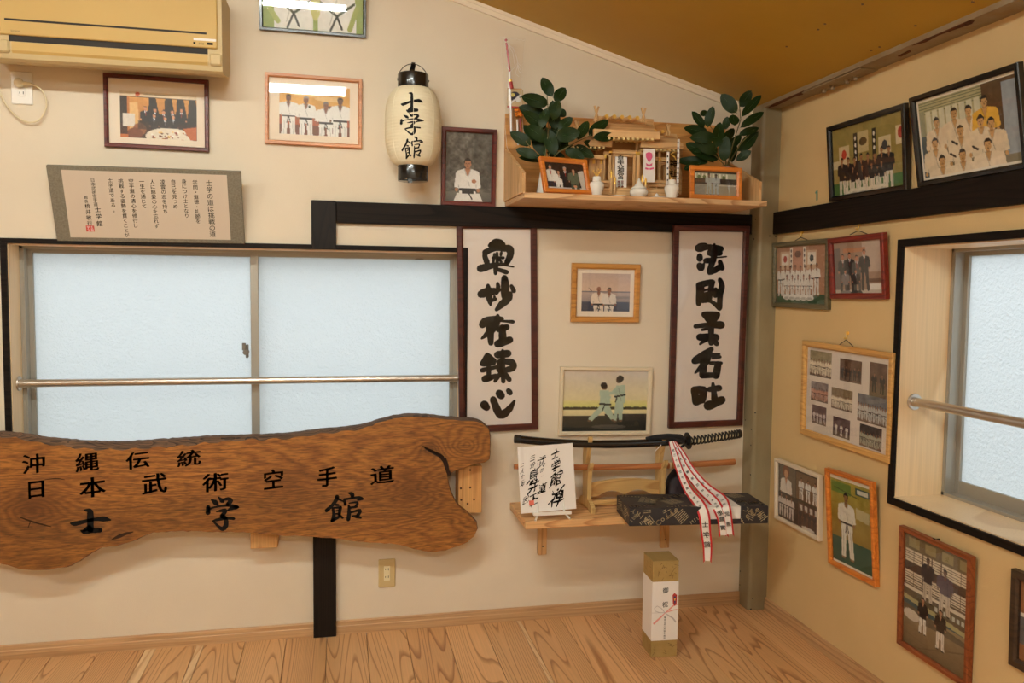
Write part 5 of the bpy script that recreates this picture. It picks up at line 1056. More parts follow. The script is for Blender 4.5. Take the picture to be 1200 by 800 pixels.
for (px, py) in [(767.5, 153.5), (776.5, 154.3), (690, 149)]:
    q = V(*B(px, py, .19)); part('ridge_log', MB().cyl(q, q+V(-.01, .07, 0), .0065, n=12), HW, s, world=True); part('gold_end_cap', MB().cyl(q+V(0, -.002, 0), q+V(0, .004, 0), .007, n=12), M_gold, s, world=True)
for (px, py, off) in [(699, 134, .2), (754, 136, .2), (783, 153, .19), (676, 149, .19)]:
    q = V(*B(px, py, off)); k = .034 if px not in (783, 676) else .026
    for sx in (-1, 1):
        part('crossed_finial', MB().box(-.0035, .0035, -.003, .003, -k*.8, k, M=Matrix.Translation(q+V(0, .004*sx, 0)) @ Matrix.Rotation(.30*sx, 4, 'Y')), HZ, s, world=True)
m = MB()
for i in range(12): q = V(*B(703+i*5.6, 161.6+.13*i, .276)); m.cyl(q, q+V(0, .09, .004), .0050, n=8)
for i in range(9): q = V(*B(754.5+i*5.1, 175+.12*i, .242)); m.cyl(q, q+V(0, .07, .003), .0042, n=8)
for i in range(8): q = V(*B(672+i*5.1, 172+.12*i, .242)); m.cyl(q, q+V(0, .07, .003), .0042, n=8)
q = V(*B(765.5, 163.5, .25)); m.box(q.x-.005, q.x+.005, q.y, q.y+.05, q.z-.006, q.z+.006)
part('rafter_end', m, paint('pale_gold_tip', (246, 222, 160), .4, .3), s, world=True)
# halls, posts, lintels, doors
for a_ in ((698, 160, 770, 226, .13, .012), (756, 172, 800, 226, .10, .010), (668, 170, 700, 226, .10, .010)): part('hall_wall', pb(MB(), *a_), wood('shrine_wall', (206, 156, 98), (178, 126, 74), 'x', cross=10, lines=12, rough=.5, fine=.1), s, world=True)
for a_ in ((718, 176.5, 753, 179.5, .215, .015), (720, 180, 750, 183, .205, .012), (708, 178, 722, 181.5, .2, .012), (747, 178.5, 757, 182, .2, .012), (767, 184.5, 782, 188, .20, .010), (770, 190, 780, 193, .19, .01), (690, 182, 710, 185.5, .2, .012)): part('lintel', pb(MB(), *a_), HW, s, world=True)
for (a, b, c_, d_, o) in [(713, 178, 716.5, 226, .20), (717.5, 180, 720.5, 225, .21), (745.5, 162, 748.5, 180, .19), (771, 176, 775, 215, .20), (707, 185, 709.5, 212, .19), (778, 186, 780.5, 214, .18), (795, 175, 797, 226, .16)]:
    m = MB(); pb(m, a, b, c_, d_, o, .012); part('post', m, HZ, s, world=True)
m = MB(); a = B(742, 226, .21); b = B(742, 182, .21)
for (x0_, x1_) in ((741.5, 745), (745.4, 750)):
    m = MB(); pb(m, x0_, 181.5, x1_, 224, .23, .006); part('open_door', m, HZ, s, world=True)
for (x0_, x1_) in ((690, 698.5), (699, 707)):
    m = MB(); pb(m, x0_, 186, x1_, 211, .175, .006); part('closed_door', m, HZ, s, world=True)
m = MB(); pb(m, 694.5, 186.5, 697.5, 191.5, .178, .002); pb(m, 703.5, 186.5, 706, 192, .178, .002); pb(m, 714, 176.8, 717.5, 179.3, .218, .002); pb(m, 745, 178, 750.5, 181, .218, .002); pb(m, 772, 184.5, 775, 188, .204, .002); pb(m, 708.5, 181, 711, 185, .204, .002); part('gold_fitting', m, M_gold, s, world=True)
m = MB()
for y in (211.5, 216, 221): pb(m, 757, y, 782, y+2.2, .215, .006); pb(m, 700, y, 715, y+2.2, .215, .006)
for x in (759, 769, 780, 702, 712): pb(m, x, 211, x+1.6, 226, .212, .006)
part('railing', m, HW, s, world=True)
m = MB(); pb(m, 700, 223.5, 790, 227.5, .245, .12); pb(m, 716, 220.5, 756, 224, .235, .03); part('stair_base', m, HW, s, world=True)
for (px, y0, y1, h_) in [(716.3, 208, 226, 0), (720.6, 215.5, 226, 0), (752.5, 213, 226, 0), (756.5, 216.5, 226, 0)]:
    a = V(*B(px, y1, .25)); b = V(*B(px, y0, .25)); part('stair_post', MB().cyl(a, b, .0052, n=12), HZ, s, world=True)
    q = b; part('gold_finial', MB().lathe([(.0045, 0), (.0048, .006), (.0028, .009), (.0052, .014), (.0048, .020), (.0015, .028), (0, .032)], q, 12), M_gold, s, world=True)
# ofuda, charm, talisman
t = thing('paper_talisman', 'white paper talisman with black characters and a red seal in the shrine doorway', 'talisman', B(728, 222, .222))
m = MB(); pb(m, 720.6, 184, 735, 222, .222, .004); part('sheet', m, M_paper, t, world=True)
m = MB()
for ch, py in zip('皇大神宮', (186, 192, 199.5, 206)): q = B(727.3, py, .2225); put_text(m, ch, q[0], q[2], .030, -.2228, bold=.01)
part('lettering', m, M_ink, t, world=True); m = MB()
for i, ch in enumerate('神宮司庁神璽'): q = B(725+4.2*(i % 2), 213+3.2*(i//2), .2225); put_text(m, ch, q[0], q[2], .012, -.2228, bold=.02)
part('red_seal', m, M_red, t, world=True)
t = thing('paper_charm', 'pale paper charm with a pink crest hanging at the right of the shrine door', 'charm', B(760, 213, .25))
m = MB(); pb(m, 753.6, 174.5, 768, 213, .25, .002); part('sheet', m, M_paper, t, world=True)
m = MB(); PK = paint('pink_ink', (222, 96, 140), .6)
for pts in ([(757, 179.5), (760.5, 178), (764, 179.5), (764.5, 184), (761.5, 189.5), (760, 189.5), (757, 184)], [(757, 191), (760.5, 193), (764.5, 191), (764, 194), (760.5, 194.8), (757.5, 194)], [(756.5, 196), (760, 197), (759.5, 199), (756, 198)], [(761, 197), (766, 196), (766, 198), (761.5, 199)]):
    m.prism([(B(x, y, .2525)[0], B(x, y, .2525)[2]) for x, y in pts], -.2530, -.2522)
part('pink_crest', m, PK, t, world=True)
t = thing('paper_talisman', 'pair of narrow spotted paper strips at the right end of the shrine', 'talisman', B(790, 229, .27))
m = MB(); pb(m, 780.5, 178, 784.5, 222, .262, .002); pb(m, 792.5, 163, 796.8, 229, .262, .002); part('strip', m, M_paper, t, world=True)
m = MB(); [m.prism([(B(794.6+dx, y+dy, .264)[0], B(794.6+dx, y+dy, .264)[2]) for dx, dy in ((-1, 0), (0, -1.2), (1, 0), (0, 1.2))], -.2640, -.2625) for y in range(167, 228, 6)]
[m.prism([(B(782.5+dx, y+dy, .264)[0], B(782.5+dx, y+dy, .264)[2]) for dx, dy in ((-1, 0), (0, -1.2), (1, 0), (0, 1.2))], -.2640, -.2625) for y in range(183, 220, 7)]
for ch, py in (('神', 192), ('社', 203)): q = B(789, py, .26); put_text(m, ch, q[0], q[2], .032, -.262, bold=.02)
part('lettering', m, M_ink, t, world=True)
m = MB(); rr = random.Random(8)
for k in range(9): q = V(*B(788.5+rr.uniform(-4, 4), 180+k*4, .255)); m.cyl(q, q+V(rr.uniform(-.02, .02), 0, rr.uniform(.005, .03)), .0014, n=6)
part('gold_cord', m, M_gold, t, world=True)
# porcelain
def jar(name, label, px, pybase, off, prof, grp=None, extra=None):
    q = B(px, pybase, off); t = thing(name, label, name.split('_')[-1], (q[0], q[1], AZ), grp); part('body', MB().lathe(prof, (0, 0, 0), 32), M_porc, t); return t, q
hj = [(0, 0), (.019, 0), (.020, .003), (.0235, .018), (.0285, .036), (.030, .044), (.027, .053), (.018, .0585), (.0165, .0585)]
for px, lb, top_ in [(699, 'white porcelain sake jar with gold sprig, left of the shrine stairs', True), (787, 'white porcelain sake jar right of the shrine stairs', False)]:
    t, q = jar('sake_jar', lb, px, 228, .30, hj); ld_ = part('lid', MB().lathe([(.0155, .058), (.0165, .060), (.0160, .075), (.0145, .077), (0, .078)], (0, 0, 0), 28), M_porc, t)
    if top_:
        m = MB()
        for k in range(9):
            an = k*2.4; m.tube([(0, 0, .077), (.008*math.cos(an), .008*math.sin(an), .088), (.016*math.cos(an), .014*math.sin(an), .096+.004*(k % 3))], [.0016, .0014, .0004], 6)
            m.lathe([(0, -.003), (.003, 0), (0, .003)], (.016*math.cos(an), .014*math.sin(an), .096+.004*(k % 3)), 6)
        part('gold_sprig', m, M_gold, ld_)
    else: part('lid_knob', MB().lathe([(.002, .078), (.0028, .082), (.002, .088), (0, .090)], (0, 0, 0), 12), M_gold, ld_)
t, q = jar('water_pot', 'round white porcelain water pot with a pointed lid, before the shrine stairs', 748.5, 229, .31, [(0, 0), (.022, 0), (.0235, .003), (.033, .012), (.0365, .021), (.0345, .030), (.027, .036), (.025, .036)])
part('lid', MB().lathe([(.029, .0355), (.0300, .038), (.020, .045), (.011, .056), (.0065, .066), (.0045, .071), (.003, .075), (0, .077)], (0, 0, 0), 32), M_porc, t)
for px, lb, cone in [(769.5, 'small white dish with a cone of salt beside the water pot', True), (724, 'small empty white dish left of the water pot', False)]:
    q = B(px, 228, .27); t = thing('offering_dish', lb, 'dish', (q[0], q[1], AZ)); part('dish', MB().lathe([(0, 0), (.018, 0), (.036, .007), (.038, .009), (.035, .009), (.018, .003), (0, .003)], (0, 0, 0), 32), M_porc, t)
    if cone: part('salt_cone', MB().lathe([(.017, .003), (.013, .010), (.006, .021), (0, .027)], (0, 0, 0), 20), M_paper, t)
# little frames on the shelf
def altar_frame(name, pts, off, fn, label, lean):
    P_ = [B(x, y, off) for x, y in pts]; w = ((P_[1][0]-P_[0][0])+(P_[2][0]-P_[3][0]))/2; h = ((P_[0][2]-P_[3][2])+(P_[1][2]-P_[2][2]))/2
    M = Matrix.Translation(((P_[2][0]+P_[3][0])/2, -off+.02, AZ+.0005)) @ Matrix.Rotation(.01, 4, 'Y') @ Matrix.Rotation(lean, 4, 'X')
    t = frame((M, w, h/math.cos(lean)), 'framed_photo', label, .0195, F_ora, [(fn, 0, 0, 1, 1)], fd=.016); return t
frame((Matrix.Translation((-1.0283, -.3236, AZ+.001)) @ Matrix.Rotation(.248, 4, 'Z') @ Matrix.Rotation(-.0134, 4, 'Y') @ Matrix.Rotation(-.283, 4, 'X'), .2085, .1454), 'framed_photo', 'small orange wood framed photo of four people on the altar shelf, before the left vase', .0195, F_ora, [(p_altar1, 0, 0, 1, 1)], fd=.016)
altar_frame('a2', [(809, 191.7), (869.7, 190.2), (870.2, 231), (809.5, 230)], .335, p_altar2, 'small orange wood framed photo of two people on the altar shelf, at the right end', -.05)
# vases and evergreen branches
M_leaf = paint('evergreen_leaf', (34, 54, 14), .5, c2=(22, 38, 10), scale=30, spec=.22); M_leafb = paint('evergreen_leaf_light', (62, 96, 44), .4, coat=.2); M_stem = paint('olive_stem', (104, 96, 52), .6)
def leaf_mesh(var):
    vs = []; fs = []; n_ = 10
    for i in range(n_+1):
        u = i/n_; w_ = (math.sin(PI*u**.9))**.6*.5 if 0 < u < 1 else 0; w_ = max(w_, .001); dz = -.10*u*u*(1+var*.5)+.03*math.sin(u*7+var); c_ = .10*w_
        vs += [(-w_, u, dz+c_), (0, u, dz), (w_, u, dz+c_)]
    for i in range(n_): fs += [(i*3, i*3+1, i*3+4, i*3+3), (i*3+1, i*3+2, i*3+5, i*3+4)]
    top_ = MB(); b = len(vs); top_.add(vs, fs, 0, True); top_.add([(x, y, z-.012) for x, y, z in vs], [f[::-1] for f in fs], 0, True)
    m2 = MB(); m2.v, m2.f, m2.m, m2.sm = top_.v, top_.f, top_.m, top_.sm; m2.tube([(0, -.06, .0), (0, 0, .004), (0, .5, -.02), (0, .9, -.075)], [.012, .014, .010, .003], 4, 1); return new_mesh('leaf', m2, [M_leaf, M_leafb])
LEAFM = [leaf_mesh(v) for v in (-.8, 0, .9)]
def sprig(name, label, base, leaves, stems, offc, grp):
    t = thing(name, label, 'evergreen branch', base, grp); r_ = random.Random(len(leaves)); I = WM[t].inverted()
    m = MB()
    for st in stems: m.tube([V(*B(x, y, offc+o)) for x, y, o in st], [.0026-.0012*i/len(st) for i in range(len(st))], 6)
    part('stem', m, M_stem, t, world=True)
    for k, (x0_, y0_, x1_, y1_, w_) in enumerate(leaves):
        o0 = offc+r_.uniform(-.05, .05); o1 = o0+r_.uniform(-.035, .035); a = V(*B(x0_, y0_, o0)); b = V(*B(x1_, y1_, o1)); L_ = (b-a).length; yv = (b-a)/L_
        view = (V(*CAM)-a).normalized(); zv = (view-yv*view.dot(yv)).normalized(); zv = (zv+V(r_.uniform(-.3, .3), 0, r_.uniform(0, .45))); zv = (zv-yv*zv.dot(yv)).normalized(); xv = yv.cross(zv); W_ = w_*.0036
        M = Matrix(((xv.x*W_, yv.x*L_, zv.x*L_, a.x), (xv.y*W_, yv.y*L_, zv.y*L_, a.y), (xv.z*W_, yv.z*L_, zv.z*L_, a.z), (0, 0, 0, 1)))
        o = bpy.data.objects.new('leaf', LEAFM[k % 3]); COL.objects.link(o); o.parent = t; o.matrix_basis = I @ M; WM[o] = M
    return t
Ll = [(647, 113, 635, 90, 13), (650, 119, 663, 102, 13), (642, 122, 612, 113, 14), (641, 139, 608, 124, 16), (640, 150, 614, 131, 14), (650, 152, 648, 117, 14), (655, 129, 663, 136, 9), (654, 151, 671, 137, 11), (677, 164, 689, 140, 12), (690, 159, 713, 139, 13), (695, 161, 723, 159, 11), (652, 160, 680, 155, 16), (643, 173, 673, 167, 12), (684, 166, 703, 174, 9), (673, 171, 697, 184, 11), (662, 176, 685, 185, 12), (622, 170, 598, 154, 13), (630, 165, 614, 147, 11), (631, 184, 604, 174, 11), (641, 165, 618, 147, 15), (641, 186, 610, 184, 9), (638, 182, 624, 150, 15), (650, 182, 640, 148, 15), (662, 186, 642, 178, 10), (634, 150, 641, 126, 11), (648, 140, 655, 118, 12), (656, 170, 648, 146, 13), (624, 160, 634, 138, 13)]
Sl = [[(637, 196, 0), (640, 175, 0), (643, 150, 0), (642, 125, 0), (641, 112, 0)], [(637, 196, 0), (648, 170, .01), (658, 145, .01), (651, 118, 0)], [(637, 196, 0), (655, 178, .02), (676, 166, .02), (693, 158, .02)], [(636, 196, 0), (625, 178, .01), (616, 165, .01)]]
Lr = [(863, 132, 845, 110, 15), (867, 125, 881, 106, 13), (869, 137, 893, 109, 10), (868, 149, 896, 130, 10), (861, 147, 859, 133, 12), (825, 149, 812, 130, 10), (829, 149, 835, 124, 11), (820, 134, 830, 131, 7), (829, 156, 803, 149, 13), (839, 161, 809, 161, 13), (839, 173, 845, 142, 14), (850, 152, 852, 136, 9), (866, 158, 890, 149, 9), (864, 177, 890, 154, 13), (823, 178, 804, 167, 12), (841, 179, 814, 164, 14), (830, 190, 792, 187, 11), (842, 186, 811, 175, 13), (848, 189, 851, 159, 14), (858, 190, 858, 163, 12), (863, 188, 880, 176, 10), (820, 191, 802, 198, 9), (852, 176, 869, 157, 11), (848, 168, 860, 148, 11), (836, 190, 826, 170, 13), (868, 178, 886, 160, 10)]
Sr = [[(851, 195, 0), (850, 178, 0), (843, 160, 0), (832, 148, 0)], [(852, 195, 0), (860, 165, 0), (868, 140, 0), (866, 118, 0)], [(851, 195, 0), (838, 182, .01), (822, 174, .01)], [(852, 195, 0), (868, 168, .01), (884, 152, .01)]]
for (px, lb, lv, st, lb2) in [(637.5, 'white cone vase behind the left altar photo', Ll, Sl, 'evergreen branch of dark oval leaves in the left altar vase'), (851, 'white cone vase behind the right altar photo', Lr, Sr, 'evergreen branch of dark oval leaves in the right altar vase, against the column')]:
    q = B(px, 228, .26); v = thing('flower_vase', lb, 'vase', (q[0], -.26, AZ))
    part('body', MB().lathe([(0, 0), (.030, 0), (.032, .003), (.026, .035), (.019, .075), (.0135, .110), (.0125, .128), (.0155, .140), (.0130, .140), (.0105, .128)], (0, 0, 0), 28), M_porc, v)
    part('lip_band', MB().lathe([(.0158, .137), (.0166, .140), (.0158, .143), (.0130, .143)], (0, 0, 0), 28), paint('blue_grey_glaze', (150, 158, 168), .3), v)
    sprig('evergreen_branch', lb2, (q[0], -.26, AZ+.11), lv, st, .255, None)
# ceremonial arrow in a clear bag
t = thing('ceremonial_arrow', 'ceremonial white arrow with a painted plaque in a clear plastic bag, left of the shrine', 'arrow', B(606, 190, .03))
f_ = lambda x, y, o=.045: V(*B(x, y, o))
part('shaft', MB().cyl(f_(599, 155), f_(597.5, 84), .0035, n=10), M_paper, t, world=True); part('red_shaft_wrap', MB().cyl(f_(597.4, 84), f_(593.5, 50), .0042, n=10), paint('arrow_red', (176, 40, 36), .5), t, world=True)
m = MB().lathe([(0, -.008), (.007, 0), (0, .008)], f_(593, 47), 10); m.cyl(f_(598.3, 96), f_(599.5, 104), .0085, n=12); part('red_binding', m, MATS['arrow_red'], t, world=True)
part('gold_binding', MB().cyl(f_(598, 93), f_(598.4, 96.5), .007, n=12), M_gold, t, world=True)
p = Pic(.066, .075, (200, 176, 136), seed=31, cell=.002); p.ell(.42, .38, .3, .26, (48, 44, 60)); p.ell(.3, .3, .12, .1, (226, 206, 110)); p.ell(.6, .55, .14, .14, (232, 230, 224)); p.line(.2, .75, .7, .3, .08, (226, 224, 220)); p.rect(0, .9, 1, 1, (170, 60, 44)); q = f_(595.3, 126)
m = MB(); pb(m, 594.5, 104, 612, 126, .043, .006); part('plaque', m, HW, t, world=True)
q = B(594.5, 126, .0445); q0 = WM[t].translation; p.build(t, q[0]-q0.x, q[2]-q0.z, -.0445-q0.y, 'plaque_picture')
m = MB(); pb(m, 596, 126, 610, 153, .035, .004); part('wooden_tag', m, wood('tag_wood', (176, 124, 66), (140, 92, 46), 'z', cross=10, lines=12), t, world=True)
m = MB(); rr = random.Random(4)
for k in range(16): q = f_(607+rr.uniform(-4, 4), 133+rr.uniform(-5, 4), .06+rr.uniform(-.01, .01)); m.lathe([(0, -.006), (.006, -.002), (.006, .002), (0, .006)], q, 8)
part('orange_blossom', m, paint('orange_petal', (228, 130, 30), .6), t, world=True)
m = MB().cyl(f_(606, 140, .06), f_(607, 170, .06), .004, n=8); part('white_stick', m, M_paper, t, world=True); m = MB().cyl(f_(609.5, 139, .06), f_(610.5, 162, .06), .004, n=8); part('red_stick', m, paint('dull_red', (160, 70, 70), .6), t, world=True)
m = MB()
for pts in ([(594, 51), (601, 56), (605, 66), (607, 74), (611, 78)], [(598, 84), (603, 79), (606, 74), (608, 83), (611, 87)], [(607, 76), (604, 86), (608, 90)], [(607, 76), (611, 84), (607, 86)], [(597, 82), (593, 78)], [(596, 52), (601, 62), (603, 75)]): m.tube([f_(x, y, .05) for x, y in pts], .0013, 5)
part('white_cord', m, M_paper, t, world=True)
bag = MB(); cols_ = []
for k, (xl, xr, y) in enumerate([(586.5, 615.5, 43), (587.5, 614, 60), (588.5, 612.5, 80), (590, 611, 100), (591, 611, 125), (592, 613, 150), (594, 615, 172), (601, 617, 187)]):
    for j in range(6):
        u = j/5; cols_.append(V(*B(xl+(xr-xl)*u, y, .068+.004*math.sin(k*2.1+j*1.7)-.02*abs(2*u-1)**2)))
bag.add(cols_, [(i*6+j, i*6+j+1, (i+1)*6+j+1, (i+1)*6+j) for i in range(7) for j in range(5)], 0, True)
part('clear_bag', bag, glass('clear_plastic', wave=.2, refl=1.0, rough=.2, haze=.03), t, world=True)
m = MB(); m.tube([V(*B(586.5+i*2.4, 42.5+.35*i+(i % 2)*1.3, .072)) for i in range(13)], .0014, 5); m.tube([cols_[i*6] for i in range(8)], .0008, 5); m.tube([cols_[i*6+5] for i in range(8)], .0008, 5); part('bag_seal_and_glints', m, paint('seal_and_glint_white', (240, 230, 214), .2), t, world=True)  # sealed top; white tubes down both edges paint in the plastic's highlights

# ---------------- lower shelf with brackets
SZ = .520
t = thing('wall_shelf', 'pale pine wall shelf under the sword, on two battens', 'shelf', (-.82, 0, .28))
part('shelf_board', MB().box(-1.172, -.452, -.300, 0, SZ-.030, SZ, c=.002), M_pine, t, world=True)
for k, (x0_, x1_, yb) in enumerate([(630.5, 640.5, 650), (774.5, 784, 642)]):
    a = B(x0_, yb, .02); b = B(x1_, yb, .02); o = part('bracket', MB().box(a[0], b[0], -.022, 0, a[2], SZ-.031, c=.0015).box(a[0], b[0], -.20, -.022, SZ-.060, SZ-.031, c=.0015), M_beige_wz, t, world=True)
    m = MB(); q = B((x0_+x1_)/2+.6, yb-10, .022); m.cyl((q[0], -.0228, q[2]), (q[0], -.021, q[2]), .0035, n=10); part('screw_hole', m, M_black, t, world=True)
# sword rack
t = thing('sword_rack', 'pale wooden two tier sword rack on the pine shelf', 'sword rack', (-.72, -.15, SZ))
M_rk = wood('rack_wood', (224, 186, 122), (204, 160, 96), 'z', cross=10, lines=14, width=.4, rough=.45, fine=.1); M_rkx = wood('rack_wood_board', (224, 180, 114), (198, 150, 88), 'x', cross=10, lines=18, width=.4, rough=.45, fine=.12)
for X in (-.872, -.545):
    pr = [(-.232, SZ), (-.232, SZ+.022), (-.205, SZ+.040), (-.175, SZ+.045), (-.178, SZ+.13), (-.186, SZ+.165), (-.200, SZ+.185), (-.204, SZ+.200), (-.196, SZ+.203), (-.186, SZ+.192), (-.170, SZ+.176), (-.150, SZ+.168), (-.142, SZ+.18), (-.160, SZ+.235), (-.172, SZ+.275), (-.182, SZ+.295), (-.184, SZ+.305), (-.176, SZ+.309), (-.165, SZ+.296), (-.150, SZ+.272), (-.130, SZ+.262), (-.112, SZ+.265), (-.105, SZ+.22), (-.108, SZ+.12), (-.112, SZ+.045), (-.085, SZ+.040), (-.062, SZ+.022), (-.062, SZ), (-.095, SZ), (-.105, SZ+.010), (-.19, SZ+.010), (-.20, SZ)]
    part('upright', MB().prism(pr, X-.009, X+.009, axis='x'), M_rk, t, world=True)
n_ = 16; pl = [(-.863+.309*i/n_, SZ+.105+.016*math.sin(PI*i/n_)) for i in range(n_+1)]; lo = [(-.554-.309*i/n_, SZ+.050+(.022*math.sin(PI*(min(i, n_-i)/n_-.12)/.38*1.0) if .12 < min(i, n_-i)/n_ else 0)) for i in range(n_+1)]
part('crest_board', MB().prism(pl+lo, -.150, -.138), M_rkx, t, world=True); part('lower_rail', MB().box(-.863, -.554, -.152, -.132, SZ+.012, SZ+.032, c=.002), M_rkx, t, world=True)
# wooden practice sword
def sweep(name, pts, rx, rz, mat, t, n_=14, caps=True):
    m = MB(); k = len(pts); vs = []
    for i, p_ in enumerate(pts):
        a = pts[max(i-1, 0)]; b = pts[min(i+1, k-1)]; tg_ = (b-a).normalized(); yy = V(0, 1, 0); yy = (yy-tg_*yy.dot(tg_)).normalized(); zz = tg_.cross(yy)
        r1 = rx[i] if isinstance(rx, list) else rx; r2 = rz[i] if isinstance(rz, list) else rz
        for j in range(n_): an = 2*PI*j/n_; vs.append(p_+yy*math.cos(an)*r1+zz*math.sin(an)*r2)
    m.add(vs, [(i*n_+j, i*n_+(j+1) % n_, (i+1)*n_+(j+1) % n_, (i+1)*n_+j) for i in range(k-1) for j in range(n_)], 0, True)
    m.add(vs[:n_], [tuple(range(n_))[::-1]]); m.add(vs[-n_:], [tuple(range(n_))]); return part(name, m, mat, t, world=True)
def arcpts(pp, off):
    xs = [B(x, y, off) for x, y in pp]; out = []
    cx_ = [p_[0] for p_ in xs]; cz_ = [p_[2] for p_ in xs]; c_ = np.polyfit(cx_, cz_, 2)
    for x in np.linspace(cx_[0], cx_[-1], 24): out.append(V(x, -off, float(np.polyval(c_, x))))
    return out
t = thing('practice_sword', 'brown wooden practice sword on the lower tier of the sword rack', 'wooden sword', (-.7, -.165, .70))
pp = arcpts([(602.5, 546.5), (650, 547.5), (700, 547.5), (750, 546.5), (800, 544.5), (861, 541)], .165); sweep('blade', pp, .010, [.010]+[.0125]*14+[.0135]*9, fmat('oak_practice_wood', (190, 122, 72), (164, 98, 54)), t)
part('handle_wrap', MB().cyl(V(*B(784, 545.2, .165))+V(0, 0, 0), V(*B(786, 545.1, .165)), .0142, n=14), M_cream, t, world=True)
# katana
t = thing('sheathed_sword', 'black sheathed sword with a wrapped handle on the top tier of the sword rack', 'sword', (-.7, -.17, .80))
pp = arcpts([(604, 514), (640, 517.5), (690, 520.3), (740, 519.5), (785, 516.8), (803, 515.5)], .165)
sweep('scabbard', pp, .0125, [.0165]*12+[.0175]*12, paint('black_lacquer', (18, 18, 20), .2, coat=.6), t)
part('scabbard_tip', MB().cyl(pp[0]+V(-.003, 0, .0005), pp[0]+V(.018, 0, -.002), .0178, .0175, n=20), M_black, t, world=True)
q = V(*B(806, 516.3, .165)); ax = (V(*B(840, 511.5, .165))-q).normalized()
part('hand_guard', MB().cyl(q-ax*.003, q+ax*.003, .036, n=32), paint('dark_iron', (34, 32, 32), .45, .4), t, world=True); part('guard_collar', MB().cyl(q-ax*.012, q+ax*.010, .020, n=24), MATS['dark_iron'], t, world=True)
hp = [V(*B(x, y, .165)) for x, y in [(809, 516.5), (825, 514.3), (840, 512), (855, 509.8), (866.5, 508)]]
hd_ = sweep('handle', hp, .0125, .0155, paint('ray_skin', (214, 200, 160), .7), t)
m = MB(); nw = 15
for i in range(nw):
    u0 = i/nw; 
    for sg in (-1, 1):
        def hpt(u, an):
            x = u*(len(hp)-1); j = min(int(x), len(hp)-2); p_ = hp[j].lerp(hp[j+1], x-j); zz = ax.cross(V(0, 1, 0)) * -1; zz = V(0, 0, 1); return p_+V(0, math.cos(an)*.0142, 0)+zz*math.sin(an)*.0172
        m.tube([hpt(u0+(k/8)/nw, sg*(PI/2+PI*k/8)) for k in range(9)], .0036, 5)
part('handle_wrap', m, M_black, hd_, world=True); part('pommel', MB().cyl(hp[-1]-ax*.010, hp[-1]+ax*.006, .0185, .017, n=20), M_black, hd_, world=True)
m = MB(); kn = [V(*B(x, y, .185)) for x, y in [(757, 513.5), (770, 511.5), (783, 510.5), (797, 511.5), (803, 514)]]; m.tube(kn, [.006, .010, .010, .011, .007], 10); kn2 = [V(*B(x, y, .19)) for x, y in [(760, 514), (775, 513), (790, 514), (800, 518)]]; m.tube(kn2, .007, 8); m.tube([V(*B(x, y, .185)) for x, y in [(798, 513), (793, 520), (796, 525), (802, 521)]], .006, 8)
part('sword_cord', m, paint('black_cord', (28, 28, 32), .9, bump=.8, bscale=600), t, world=True)
m = MB().tube([V(*B(x, y, .20)) for x, y in [(775, 521), (770, 526), (767, 529.5)]], .0015, 5); part('tag_string', m, M_paper, t, world=True)
# autograph board on a little easel
t = thing('calligraphy_board', 'square white board with cursive ink writing, standing on a small easel', 'calligraphy board', (-1.09, -.26, SZ+.03))
lean = -.10
bl = B(610, 599, .27); br = B(676, 598.5, .27); tl = B(606.5, 521, .245); tr = B(670, 521, .245)
bw_ = (br[0]-bl[0]+tr[0]-tl[0])/2; bh = ((tl[2]-bl[2])+(tr[2]-br[2]))/2; cxm = (bl[0]+br[0])/2
MT = Matrix.Translation((cxm, -.270, (bl[2]+br[2])/2)) @ Matrix.Rotation(-.045, 4, 'Y') @ Matrix.Rotation(lean, 4, 'X')
part('card', MB().box(-bw_/2, bw_/2, 0, .004, 0, bh, c=.0008, M=MT), M_paper, t, world=True)
m = MB()
def kz(ch, px, py, sz, bold=.0, sl=.25, sx=.8, rot=0): 
    u = (px-608)/66*bw_-bw_/2-(py-521)/77*.008; v_ = (598.5-py)/77.5*bh; put_text(m, ch, u, v_, sz, -.0012, bold=bold, slant=sl, sx=sx, shear=.35, M=MT, brush=.06, rot=rot)
for ch, py, sz in (('士', 532, .048), ('学', 546, .052), ('館', 561, .066), ('禅', 583, .080)): kz(ch, 653-.0*(py-532), py, sz, .008)
for ch, py, sz in (('武', 540, .050), ('の', 550, .022), ('一', 557, .012), ('道', 571, .044)): kz(ch, 636, py, sz, .002)
for ch, py, sz in (('三', 535, .030), ('好', 543, .026), ('鳥', 556, .058), ('井', 568, .058), ('下', 583, .06), ('一', 589.5, .040)): kz(ch, 625.5, py, sz, .012)
for ch, py, sz in (('二', 542, .022), ('人', 549, .022), ('十', 555, .020), ('一', 560, .018), ('年', 564, .024), ('武', 583, .036)): kz(ch, 613+(3 if py > 580 else 0), py, sz, .002)
part('ink_writing', m, M_ink, t, world=True)
m = MB(); u = (621-608)/66*bw_-bw_/2; v_ = (598.5-587)/77.5*bh; m.box(u-.010, u+.010, -.0013, 0, v_-.010, v_+.010, M=MT); part('red_seal', m, paint('pale_red_seal', (232, 120, 100), .7), t, world=True)
t = thing('small_easel', 'small white easel holding the square calligraphy board', 'easel', (-1.07, -.28, SZ))
za_ = (bl[2]+br[2])/2; m = MB(); xa_ = B(625, 600, .285)[0]; xb_ = B(669, 600, .285)[0]
m.box(xa_, xb_, -.293, -.270, za_-.010, za_-.002, c=.001); m.box(xa_, xb_, -.296, -.292, za_-.010, za_+.004, c=.001); part('ledge', m, M_white, t, world=True)
for (x0_, x1_) in ((xa_+.022, xa_+.006), (xb_-.024, xb_-.006)):
    m = MB().tube([(x1_, -.296, SZ+.003), (x0_, -.272, za_-.008), (x0_, -.235, SZ+.20)], .0045, 8); part('leg', m, M_white, t, world=True)
